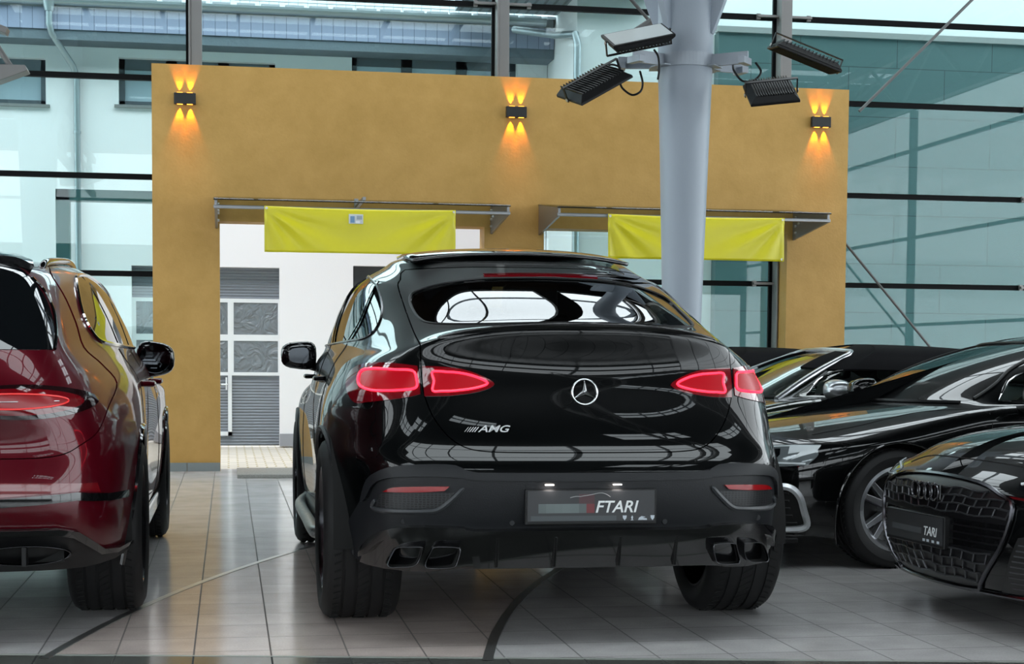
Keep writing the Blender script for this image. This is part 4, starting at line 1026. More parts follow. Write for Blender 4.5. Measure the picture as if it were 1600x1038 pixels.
    de = [(-.1, .479), (-.45, .476), (-.492, .486), (-.637, .489), (-.742, .477), (-.803, .442), (-.838, .385), (-.845, .34), (-.815, .37), (-.785, .415), (-.735, .440), (-.637, .449), (-.50, .447), (-.45, .452), (-.1, .456)]
    patch('diffuser_edge', S, rear(smooth_poly(de+[(-x, z) for x, z in de[::-1]], 2), (0, 3)), paint_gloss, df, .036, .03, (), .06, .06)
    for x in (-.36, -.13, .13, .36):
        b0 = S.ev(*rear([(x, .44)], (0, 3))[0]); b1 = S.ev(*rear([(x, .325)], (0, 3))[0])
        MB().prism([(b0[1]-.018, .44), (b1[1]-.045, .34), (b1[1]-.04, .318), (b1[1], .318), (b0[1], .44)], x-.006, x+.006, 'x').build('diffuser_fin', paint_gloss, df, bevel=.002)
    e1 = [(-.778, .322), (-.760, .374), (-.738, .396), (-.668, .403), (-.650, .395), (-.672, .330), (-.74, .318)]
    e2 = [(-.638, .326), (-.618, .385), (-.602, .404), (-.527, .404), (-.508, .396), (-.517, .350), (-.535, .325), (-.61, .318)]
    for sx in (1, -1):
        for e in (e1, e2):
            ex = [(x*sx, z) for x, z in smooth_poly(e, 6)]
            xc_ = sum(p[0] for p in ex)/len(ex); yb = S.ev(*rear([(xc_, .36)], (0, 3))[0])[1]
            v = []; f = []; n = len(ex); zc_ = sum(p[1] for p in ex)/n
            sy = [float(p[1]) for p in S.ev(*rear(ex, (0, 3)).T)]
            y_hi = float(S.ev(*rear([(xc_, .40)], (0, 3))[0])[1]); sy = [min(y, y_hi+(abs(x)-abs(xc_))*.45+.01) for y, (x, z) in zip(sy, ex)]
            def ring(k, dy): return [(xc_+(x-xc_)*k, y+dy, zc_+(z-zc_)*k) for y, (x, z) in zip(sy, ex)]
            for k, dy in ((1.0, .06), (1.03, -.048), (1.0, -.053), (.95, -.051), (.92, -.04), (.88, .03), (.1, .04)): v += ring(k, dy)
            for j in range(6):
                for i in range(n): f.append((j*n+i, j*n+(i+1) % n, (j+1)*n+(i+1) % n, (j+1)*n+i))
            t = mkobj('exhaust_tip', v[:n*5], [q for q in f if max(q) < n*5], mat('black_chrome', (.07, .07, .075), .22, 1), car, smooth=True)
            mkobj('exhaust_bore', v[n*4:], [tuple(i-n*4 for i in q) for q in f if min(q) >= n*4], liner, t, smooth=True)
    # --- number plate holder with its lettering
    yb = S.ev(*rear([(0, .63)], (0, 4))[0])[1]-.012
    pl = MB().bb((-.262, yb-.012, .491), (.262, yb+.02, .631)).build('plate_holder', mblk, car, bevel=.006)
    MB().bb((-.253, yb-.0135, .505), (.253, yb-.010, .625)).build('plate', plate_m, pl, bevel=.002)
    for s0, s1, c in ((-.21, -.18, .13), (-.18, -.145, .15), (-.145, -.115, .16), (-.115, -.085, .17), (-.085, -.05, .16), (-.05, -.02, .12)):
        MB().bb((s0, yb-.0140, .538), (s1, yb-.0132, .574)).build('blurred_print', mat('blur_%d' % int(c*100), (c*.82, c, c), .5), pl)
    MB().bb((-.02, yb-.0140, .538), (.012, yb-.0132, .574)).build('blurred_print', mat('blur_red', (.16, .035, .04), .5), pl)
    MB().bb((-.05, yb-.0139, .575), (.012, yb-.0132, .612)).build('blurred_print', mat('blur_red2', (.075, .035, .04), .5), pl)
    MB().bb((-.24, yb-.0139, .508), (.10, yb-.0132, .527)).build('blurred_print', mat('blur_strip', (.065, .075, .08), .5), pl)
    text('plate_lettering', 'FTARI', .047, (.013, yb-.0145, .540), pl, whitem, shear=.25)
    arc = [(-.085+.16*t, yb-.0145, .598+.018*math.sin(PI*min(1, max(0, (t-.25)/.75)))+.005*math.sin(t*9)) for t in np.linspace(0, 1, 24)]
    MB().tube(arc, .0012, 5).build('car_outline_print', mat('print_grey', (.35, .36, .36), .5), pl)
    lg = MB()
    for x, kind in ((.133, 0), (.163, 1), (.205, 2), (.245, 0)):
        if kind == 0: lg.prism([(x-.008, .527), (x+.008, .527), (x+.007, .517), (x, .508), (x-.007, .517)], yb-.0146, yb-.0134)
        elif kind == 1: lg.prism([(x-.006, .508), (x+.006, .508), (x+.002, .512), (x+.004, .521), (x, .527), (x-.004, .519), (x-.001, .512)], yb-.0146, yb-.0134)
        else: lg.prism([(x-.018, .509), (x+.018, .509), (x+.017, .515), (x, .517), (x+.012, .521), (x-.004, .524), (x-.014, .518)], yb-.0146, yb-.0134)
    lg.build('badge_row_print', mat('print_pale', (.5, .55, .6), .5), pl)
    for x in (-.185+.02, .145-.04):   # number plate lamps
        MB().bb((x-.018, yb-.006, .645), (x+.018, yb+.02, .650)).build('plate_lamp', mat('plate_lamp', (1, .95, .9), .3, emit=(1, .93, .88), es=.22), bump_r)
        l = bpy.data.lights.new('plate_bulb', 'AREA'); l.energy = .035; l.size = .03; l.color = (1, .92, .86)
        o = bpy.data.objects.new('plate_bulb', l); COL.objects.link(o); o.parent = car; o.location = (x, yb-.022, .646); o.rotation_euler = (R(25), 0, 0)
    # --- star badge and lettering
    p_ = S.ev(*rear([(0, 1.004)], (3, 8))[0]); nn = S.nrm(*rear([(0, 1.004)], (3, 8))[0])
    tilt = math.atan2(nn[2], -nn[1])
    st = bpy.data.objects.new('star_badge', None); COL.objects.link(st); st.parent = car; st.location = tuple(p_+nn*.010); st.rotation_euler = (-tilt, 0, 0)
    MB().tube([(.0505*math.cos(a), 0, .0505*math.sin(a)) for a in np.linspace(0, 2*PI, 64, endpoint=False)], .0042, 10, True).build('ring', chrome, st, smooth=True)
    sb = MB()
    for k in range(3):
        a = PI/2+k*2*PI/3; t = Matrix.Rotation(-a+PI/2, 4, 'Y')
        sb.add([(0, 0, .050), (.0085, .0, .003), (-.0085, .0, .003), (0, -.008, .004), (0, .003, .004), (0, -.007, 0), (.006, 0, -.004), (-.006, 0, -.004)], [(0, 3, 1), (0, 2, 3), (0, 1, 4), (0, 4, 2), (3, 5, 6, 1), (3, 2, 7, 5)], t)
    sb.build('three_points', chrome, st)
    q = rear([(-.485, .846)], (3, 8))[0]; p_ = S.ev(*q); nn = S.nrm(*q)
    am = bpy.data.objects.new('letter_badge', None); COL.objects.link(am); am.parent = tgo
    p2 = S.ev(*rear([(-.31, .846)], (3, 8))[0]); dx = p2-p_
    am.location = tuple(p_+nn*.004); am.rotation_euler = (-math.atan2(nn[2], -nn[1]), 0, math.atan2(dx[1], dx[0]))
    mb = MB()
    for k in range(5):
        x = .004+k*.0095; w_ = .0022+.0006*k
        mb.prism([(x, 0), (x+w_, 0), (x+w_+.016, .020), (x+.016, .020)], -.003, 0)
    mb.build('slanted_bars', badge_m, am)
    text('letters', 'AMG', .0285, (.058, -.002, 0), am, badge_m, shear=.35, sx=1.38)
    # --- doors, handles, sills, mirrors, rails, sunroof
    for neg in (False, True):
        sg = -1 if neg else 1
        for pts in ([(.95, .32), (.80, .45), (.62, .62), (.52, .85), (.46, 1.10), (.47, 1.20)], [(1.30, .30), (1.28, .7), (1.22, 1.1), (1.20, 1.20)], [(2.30, .32), (2.28, .7), (2.22, 1.0), (2.12, 1.18)]):
            q = sidepoly(S, smooth_poly(pts, 6, False), (4.5, 11.5), (0, 9), neg)
            on_tube('door_gap', S, q, .0028, liner, car, 0)
        for y in (.72, 1.62):
            q = sidepoly(S, [(y, 1.035)], (5, 11), (4, 9), neg)[0]; p_ = S.ev(*q)
            MB().tube([tuple(p_), tuple(p_+np.array([sg*.038, .03, .0])), tuple(p_+np.array([sg*.042, .10, .0])), tuple(p_+np.array([sg*.036, .19, .0])), tuple(p_+np.array([sg*.0, .22, .0]))], [.012, .013, .012, .012, .010], 10).build('door_handle', paint_blk, car, smooth=True)
        MB().tube(smooth_poly([(sg*.93, .50, .33), (sg*.985, .56, .315), (sg*.99, 1.2, .31), (sg*.99, 2.1, .31), (sg*.94, 2.35, .33)], 5, False), .032, 10).build('side_step', mat('step_alu', (.25, .26, .26), .35, .8, noise=(90, .5)), car, smooth=True)
        MB().bb((sg*.86, .42, .26), (sg*.955, 2.5, .36)).build('sill', matte, car, bevel=.02)
        # mirror
        mb = MB(); n = 20; rings = []
        prof = [(-.055, .55), (-.05, .82), (-.03, .97), (0, 1.), (.04, .95), (.08, .78), (.105, .5), (.112, .2)]
        v = []; f = []
        for y, k in prof:
            for i in range(n):
                t = 2*PI*i/n; cx, cz = math.cos(t), math.sin(t)
                sx_ = abs(cx)**.6*(1 if cx > 0 else -1); sz_ = abs(cz)**.6*(1 if cz > 0 else -1)
                v.append((.10*k*sx_, y, .078*k*sz_*(1-.12*sx_*sg)))
        for j in range(len(prof)-1):
            for i in range(n): f.append((j*n+i, j*n+(i+1) % n, (j+1)*n+(i+1) % n, (j+1)*n+i))
        f.append(tuple(range((len(prof)-1)*n, len(prof)*n)))
        mo = mkobj('side_mirror', v, f, paint_gloss, car, smooth=True); mo.location = (sg*1.0, 2.10, 1.147)
        MB().lathe([(0, -.05), (.85, -.05), (.9, -.054), (.93, -.05)], 24, Matrix.Diagonal((.10*.9, 1, .078*.9, 1)) @ Matrix.Rotation(PI/2, 4, 'Z')).build('mirror_glass', mat('mirror_silver', (.035, .038, .042), .04, 1), mo, smooth=True)
        MB().tube([(-sg*.06, .02, -.05), (-sg*.12, .04, -.075), (-sg*.18, .06, -.06)], [.03, .022, .03], 10).build('mirror_arm', mblk, mo, smooth=True)
        # roof rail
        MB().tube(smooth_poly([(sg*.60, .66, 1.566), (sg*.605, .78, 1.604), (sg*.60, 1.0, 1.626), (sg*.585, 1.25, 1.632), (sg*.56, 1.45, 1.61), (sg*.53, 1.6, 1.57)], 6, False), [.006]+[.014]*29+[.006], 10).build('roof_rail', paint_gloss, car, smooth=True) if False else None
    for a, au, neg in arches:
        on_tube('arch_trim', S, au[::1], .012, matte, car, .002)
    # raised glass sunroof, its rear edge standing proud
    v = []; f = []; n = 24
    for j in range(5):
        y = (.50, .52, .9, 1.3, 1.55)[j]; zc = (1.634, 1.640, 1.682, 1.692, 1.675)[j]; wd = (.52, .53, .54, .53, .50)[j]
        for i in range(n+1):
            t = -1+2*i/n; v.append((wd*t, y+.10*t*t*(1 if j < 2 else .3), zc-.034*abs(t)**2.6*(1 if j < 4 else 1)))
    for j in range(4):
        for i in range(n): f.append((j*(n+1)+i, j*(n+1)+i+1, (j+1)*(n+1)+i+1, (j+1)*(n+1)+i))
    o = mkobj('sunroof', v, f, paint_gloss, car, smooth=True); m_ = o.modifiers.new('t', 'SOLIDIFY'); m_.thickness = .014; m_.offset = -1
    # --- wheels
    rimg = mat('rim_dark', (.02, .02, .022), .25, .8)
    for s in (-1, 1):
        wheel(car, s, 0, .325, .393, .285, 'gle', .998, rimg)
        wheel(car, s, 2.935, .285, .393, .285, 'gle', .985, rimg)
    # --- underbody and cabin
    MB().bb((-.62, -.60, .30), (.62, 3.5, .42)).bb((-.88, .48, .30), (.88, 2.45, .42)).build('underbody', mat('underbody', (.05, .045, .038), .7), car, bevel=.02)
    cab = MB().bb((-.78, -.5, .75), (.78, 2.7, .78)).bb((-.62, -.45, 1.05), (.62, .35, 1.08)).build('cabin_floor', seatm, car)
    def seat(x, y, w_):
        b = MB().bb((x-w_/2, y, .80), (x+w_/2, y+.5, .98)).build('seat', seatm, car, bevel=.04)
        MB().add(*_slab(x, y, w_)).build('backrest', seatm, b, bevel=.04)
        MB().bb((x-.13, y-.20, 1.33), (x+.13, y-.10, 1.49)).build('headrest', seatm, b, bevel=.04, seg=3)
    for x in (-.40, .40): seat(x, 1.35, .52)
    for x in (-.42, 0, .42): seat(x, .55, .40)
    MB().bb((-.72, 2.05, .9), (.72, 2.5, 1.13)).build('dashboard', seatm, car, bevel=.05)
    MB().bb((-.12, 1.9, 1.36), (.12, 1.93, 1.42)).build('rear_view_mirror', seatm, car, bevel=.01)
    return car
def _slab(x, y, w_):
    vs = [(x+i*w_/2, y+j*.055+k*-.15, .9+k*.45) for i in (-1, 1) for j in (-1, 1) for k in (0, 1)]
    return vs, [(0, 1, 3, 2), (4, 6, 7, 5), (0, 4, 5, 1), (2, 3, 7, 6), (0, 2, 6, 4), (1, 5, 7, 3)]

def text(name, s, size, loc, parent, m, shear=0., sx=1., rot=(PI/2, 0, 0), ext=.0006, bold=.0):
    c = bpy.data.curves.new(name, 'FONT'); c.body = s; c.size = size*1.38; c.shear = shear; c.extrude = ext; c.offset = size*.018+bold
    o = bpy.data.objects.new(name, c); COL.objects.link(o)
    dg = bpy.context.evaluated_depsgraph_get(); me = bpy.data.meshes.new_from_object(o.evaluated_get(dg)); bpy.data.objects.remove(o)
    o = bpy.data.objects.new(name, me); COL.objects.link(o); me.materials.clear(); me.materials.append(m)
    o.parent = parent; o.location = loc; o.rotation_euler = rot; o.scale = (sx, 1, 1)
    return o

def hexmesh():
    m = bpy.data.materials.new('honeycomb'); m.use_nodes = True; nt = m.node_tree; b = nt.nodes['Principled BSDF']
    b.inputs['Roughness'].default_value = .35
    tc = nt.nodes.new('ShaderNodeTexCoord'); v = nt.nodes.new('ShaderNodeTexVoronoi'); v.voronoi_dimensions = '2D'; v.feature = 'DISTANCE_TO_EDGE'; v.inputs['Scale'].default_value = 85; v.inputs['Randomness'].default_value = .25
    mp = nt.nodes.new('ShaderNodeMapping'); mp.inputs['Rotation'].default_value = (PI/2, 0, 0); mp.inputs['Scale'].default_value = (.8, 1, 1.3)
    nt.links.new(tc.outputs['Object'], mp.inputs[0]); nt.links.new(mp.outputs[0], v.inputs['Vector'])
    r = nt.nodes.new('ShaderNodeValToRGB'); e = r.color_ramp.elements; e[0].position = .10; e[0].color = (.026, .027, .03, 1); e[1].position = .2; e[1].color = (.002, .002, .002, 1)
    nt.links.new(v.outputs['Distance'], r.inputs[0]); nt.links.new(r.outputs[0], b.inputs['Base Color'])
    return m
mesh_mat = hexmesh()
build_gle()
# ------------------------------------------------------------------ the other cars
darkglass = mat('dark_glass', (.004, .005, .006), .03, coat=.5, spec=.7)
rim_silver = mat('rim_silver', (.42, .43, .45), .28, .9)
rim_black = mat('rim_black', (.03, .03, .033), .2, .8)
bright_silver = mat('bright_silver', (.68, .70, .72), .32, .7)
cloth = mat('soft_top_cloth', (.005, .005, .006), .9, spec=.1, bump=(220, .2))
grille_m = mat('grille_bar', (.07, .072, .078), .3, .6)
lampclear = mat('headlamp_glass', (.22, .25, .26), .1, .3, coat=1)
drl = mat('headlamp_white', (.78, .84, .86), .2, 0)

def oval(cx, cz, a, b, n=40): return [(cx+a*math.cos(2*PI*i/n), cz+b*math.sin(2*PI*i/n)) for i in range(n)]

def door_mirror(car, x, y, z, sg, m, glassy=True, k=1., tall=1.):
    n = 20; v = []; f = []
    prof = [(-.055, .55), (-.05, .84), (-.03, .97), (0, 1.), (.04, .95), (.08, .78), (.105, .5), (.112, .2)]
    for y_, q in prof:
        for i in range(n):
            t = 2*PI*i/n; cx, cz = math.cos(t), math.sin(t)
            a = abs(cx)**.65*(1 if cx > 0 else -1); b = abs(cz)**.65*(1 if cz > 0 else -1)
            v.append((.11*k*q*a, y_*k, .075*k*tall*q*b*(1-.15*a*sg)))
    for j in range(len(prof)-1):
        for i in range(n): f.append((j*n+i, j*n+(i+1) % n, (j+1)*n+(i+1) % n, (j+1)*n+i))
    f.append(tuple(range((len(prof)-1)*n, len(prof)*n))); f.append(tuple(reversed(range(n))))
    mo = mkobj('side_mirror', v, f, m, car, smooth=True); mo.location = (x, y, z)
    MB().lathe([(0, -.057), (.85, -.057), (.9, -.060), (.93, -.057)], 24, Matrix.Diagonal((.10*k, 1, .068*k*tall, 1)) @ Matrix.Rotation(PI/2, 4, 'Z')).build('mirror_glass', mat('mirror_silver', (.035, .038, .042), .04, 1), mo, smooth=True)
    MB().tube([(-sg*.05, .02, -.05), (-sg*.11, .03, -.075*tall), (-sg*.17, .04, -.085*tall)], [.028, .02, .024], 10).build('mirror_arm', mblk, mo, smooth=True)
    return mo

def arches_of(S, wb, r0, r1, zc, zmin, ur0, ur1, vmax):
    out = []
    for yc, r, ur in ((0, r0, ur0), (wb, r1, ur1)):
        c = [(yc+r*math.cos(t), zc+r*math.sin(t)) for t in np.linspace(-.3, PI+.3, 40)]
        q = S.inv([p for p in c if p[1] > zmin+.002], [1, 2], ur, (0, vmax))
        q = np.concatenate([[[q[0][0], -.3]], q, [[q[-1][0], -.3]]])
        for s in (1, -1): out.append(q*np.array([s, 1]))
    return out

def build_red():
    S = Surf(red_rows()); C = S.C-1
    car = thing('suv', 'dark red luxury SUV seen from behind, cut off by the left edge of the photo', 'car', (-1.37, 7.40, 0))
    def rear(pts, vr=(0, 14), ur=(-5.4, 5.4)): return S.inv(pts, [0, 2], ur, vr)
    hs = arches_of(S, 2.995, .435, .425, .39, .30, (3.2, 8.2), (8.8, 13.2), 6.5)
    L = [(-.56, 1.50), (-.62, 1.45), (-.69, 1.34), (-.72, 1.22), (-.735, 1.14), (-.80, 1.05), (-.868, .97), (-.872, .90), (-.855, .835), (-.80, .795), (-.74, .785), (-.5, .78)]
    low = smooth_poly([(-.5, .74), (-.66, .742), (-.745, .755), (-.80, .785), (-.86, .835), (-.888, .93), (-.90, 1.02), (-.84, 1.10), (-.775, 1.17), (-.735, 1.28), (-.68, 1.40), (-.60, 1.52)], 4, False)
    full = [tuple(p) for p in low]+[(-x, z) for x, z in [tuple(p) for p in low][::-1]]
    to = rear(grow(full, .002)); ti = rear(grow(full, -.002))
    hs.append(to)
    patch('body_shell', S, [(-C, 0), (C, 0), (C, S.R-1), (-C, S.R-1)], paint_red, car, 0, .018, hs, .13, .15)
    tg = patch('tailgate', S, ti, paint_red, car, 0, .02, (), .1, .13)
    w_ = [(-.69, 1.155), (-.69, 1.22), (-.668, 1.30), (-.625, 1.39), (-.55, 1.475), (-.45, 1.515), (-.2, 1.53)]
    wp = w_+[(-x, z) for x, z in w_[::-1]]
    rw = patch('rear_window', S, rear(split_poly(smooth_poly(wp, 3, True, sharp=(0, len(wp)-1)), .05)), darkglass, tg, .003, .008, (), .1, .13)
    on_tube('window_edge', S, rear(smooth_poly([(.695, 1.158), (.692, 1.22), (.672, 1.31), (.63, 1.395), (.58, 1.45)], 5, False)), .007, paint_gloss, rw, .004)
    q = rear(split_poly([(-.50, 1.505), (-.2, 1.522), (.2, 1.522), (.50, 1.505), (.57, 1.47), (.555, 1.50), (.47, 1.535), (.2, 1.556), (-.2, 1.556), (-.47, 1.535), (-.555, 1.50), (-.57, 1.47)], .06))
    patch('roof_spoiler', S, q, paint_gloss, tg, .035, .04, (), .1, .1)
    for sx in (1, -1):
        def Q(pp, **k): return rear([(x*sx, z) for x, z in pp], (2, 10))
        lamp = oval(.595, .955, .258, .066)
        t = patch('tail_lamp', S, Q(lamp), mat('lamp_surround', (.012, .003, .004), .06, coat=1), car, .006, .012, (), .08, .08)
        patch('red_lens', S, Q(oval(.58, .955, .225, .050)), redlens, t, .0085, .003, (), .08, .08)
        patch('lamp_inner', S, Q(oval(.56, .955, .19, .026)), mat('lamp_dim', (.2, .01, .015), .2, emit=(1, .02, .02), es=.05), t, .010, .002, (), .08, .08)
        on_tube('light_ring', S, Q(oval(.56, .957, .192, .028)), .0035, mat('led_ring_dim', (.6, .02, .02), .25, emit=(1, .03, .03), es=.2), t, .012, True)
        on_tube('lamp_bar', S, Q([(.42, .956), (.56, .956), (.72, .956)]), .002, silver, t, .013)
        e = oval(.60, .366, .165, .040, 36)
        ys = [float(S.ev(*rear([(x*sx, z)], (0, 4))[0])[1]) for x, z in e]
        v = []; n = len(e)
        for k_, dy in ((1.0, .06), (1.02, -.045), (1.0, -.049), (.96, -.047), (.93, -.03), (.9, .08)): v += [((.60+(x-.60)*k_)*sx, y+dy, .366+(z-.366)*k_) for (x, z), y in zip(e, ys)]
        f = [(j*n+i, j*n+(i+1) % n, (j+1)*n+(i+1) % n, (j+1)*n+i) for j in range(5) for i in range(n)]
        tp = mkobj('exhaust_tip', v, f, mat('black_chrome', (.07, .07, .075), .22, 1), car, smooth=True)
        MB().bb((.60*sx-.008, min(ys)-.035, .33), (.60*sx+.008, min(ys)+.06, .402)).build('tip_divider', mblk, tp)
        MB().bb((.60*sx-.14, min(ys)+.05, .335), (.60*sx+.14, min(ys)+.06, .40)).build('exhaust_bore', liner, tp)
    def band(pts, m, nm, off, th, par=car):
        pl = pts+[(-x, z) for x, z in pts[::-1]]
        return patch(nm, S, rear(split_poly(pl, .05), (0, 6)), m, par, off, th, (), .09, .09)
    band([(-.5, .588), (-.65, .598), (-.79, .606), (-.955, .583), (-.955, .553), (-.79, .575), (-.65, .565), (-.5, .556)], paint_gloss, 'black_strip', .010, .012)
    band([(-.5, .65), (-.70, .645), (-.86, .637), (-.87, .60), (-.79, .61), (-.65, .604), (-.5, .594)], mat('dark_red_reflector', (.16, .004, .008), .12, coat=.7), 'reflector_strip', .005, .006)
    d = band([(-.5, .475), (-.72, .472), (-.775, .458), (-.82, .42), (-.855, .365), (-.90, .345), (-.945, .345), (-.95, .312), (-.8, .305), (-.5, .305)], mblk, 'diffuser', .012, .03)
    band([(-.5, .478), (-.72, .476), (-.785, .46), (-.835, .41), (-.862, .375), (-.905, .36), (-.945, .362), (-.945, .345), (-.90, .342), (-.85, .355), (-.81, .40), (-.765, .44), (-.71, .455), (-.5, .458)], paint_gloss, 'diffuser_edge', .028, .02, d)
    for s in (1, -1):
        W = [(.13, 1.475), (-.06, 1.39), (-.17, 1.30), (-.13, 1.225), (.05, 1.195), (.6, 1.185), (1.3, 1.182), (2.05, 1.18), (1.92, 1.28), (1.72, 1.38), (1.48, 1.46), (1.2, 1.50), (.7, 1.515), (.35, 1.505)]
        wq = S.inv(smooth_poly(W, 4, True, sharp=(7,)), [1, 2], (3.8, 11.4), (7.3, 13)); wq[:, 0] *= s
        g_ = patch('side_window', S, wq, darkglass, car, .003, .006, (), .2, .16)
        on_tube('chrome_surround', S, wq, .009, chrome, g_, .004, True)
        for y0, y1, t in ((.40, .50, .035), (1.15, 1.22, .05)):
            q = S.inv(split_poly([(y1-t/2, 1.19), (y1+t/2, 1.19), (y0+t/2, 1.50), (y0-t/2, 1.50)], .08), [1, 2], (3.8, 11.4), (7.3, 13)); q[:, 0] *= s
            patch('window_pillar', S, q, paint_gloss, g_, .006, .004, (), .3, .2)
        for pts in ([(.95, .32), (.78, .45), (.62, .65), (.52, .9), (.44, 1.17)], [(1.26, .30), (1.25, .7), (1.22, 1.17)], [(2.32, .32), (2.30, .7), (2.2, 1.0), (2.10, 1.17)]):
            q = S.inv(smooth_poly(pts, 6, False), [1, 2], (4.4, 11.6), (0, 9)); q[:, 0] *= s
            on_tube('door_gap', S, q, .0028, liner, car, 0)
        for y in (.72, 1.65):
            q = S.inv([(y, 1.0)], [1, 2], (5, 11), (4, 9))[0]; p_ = S.ev(q[0]*s, q[1])
            MB().tube([tuple(p_), tuple(p_+np.array([s*.045, .03, .0])), tuple(p_+np.array([s*.05, .10, .0])), tuple(p_+np.array([s*.042, .18, .0])), tuple(p_+np.array([0, .22, .0]))], [.014, .017, .016, .016, .010], 10).build('door_handle', mat('burgundy_paint', ()), car, smooth=True)
        door_mirror(car, s*.955, 2.16, 1.12, s, paint_gloss, k=1.0, tall=1.35)
        MB().tube(smooth_poly([(s*.575, -.14, 1.505), (s*.582, -.06, 1.538), (s*.592, .2, 1.562), (s*.60, .7, 1.588), (s*.59, 1.1, 1.592), (s*.565, 1.45, 1.565), (s*.54, 1.6, 1.52)], 6, False), .017, 10).build('roof_rail', paint_gloss, car, smooth=True)
        MB().bb((s*.87, .45, .24), (s*.965, 2.52, .35)).build('sill', paint_gloss, car, bevel=.03)
    for a in hs[:4]: on_tube('arch_trim', S, a, .012, paint_gloss, car, .002)
    for s in (1, -1):
        wheel(car, s, 0, .31, .385, .285, 'red', .998, rim_black); wheel(car, s, 2.995, .285, .385, .285, 'red', .990, rim_black)
    MB().bb((-.72, -.70, .28), (.72, 3.6, .42)).build('underbody', liner, car, bevel=.02)
    return car

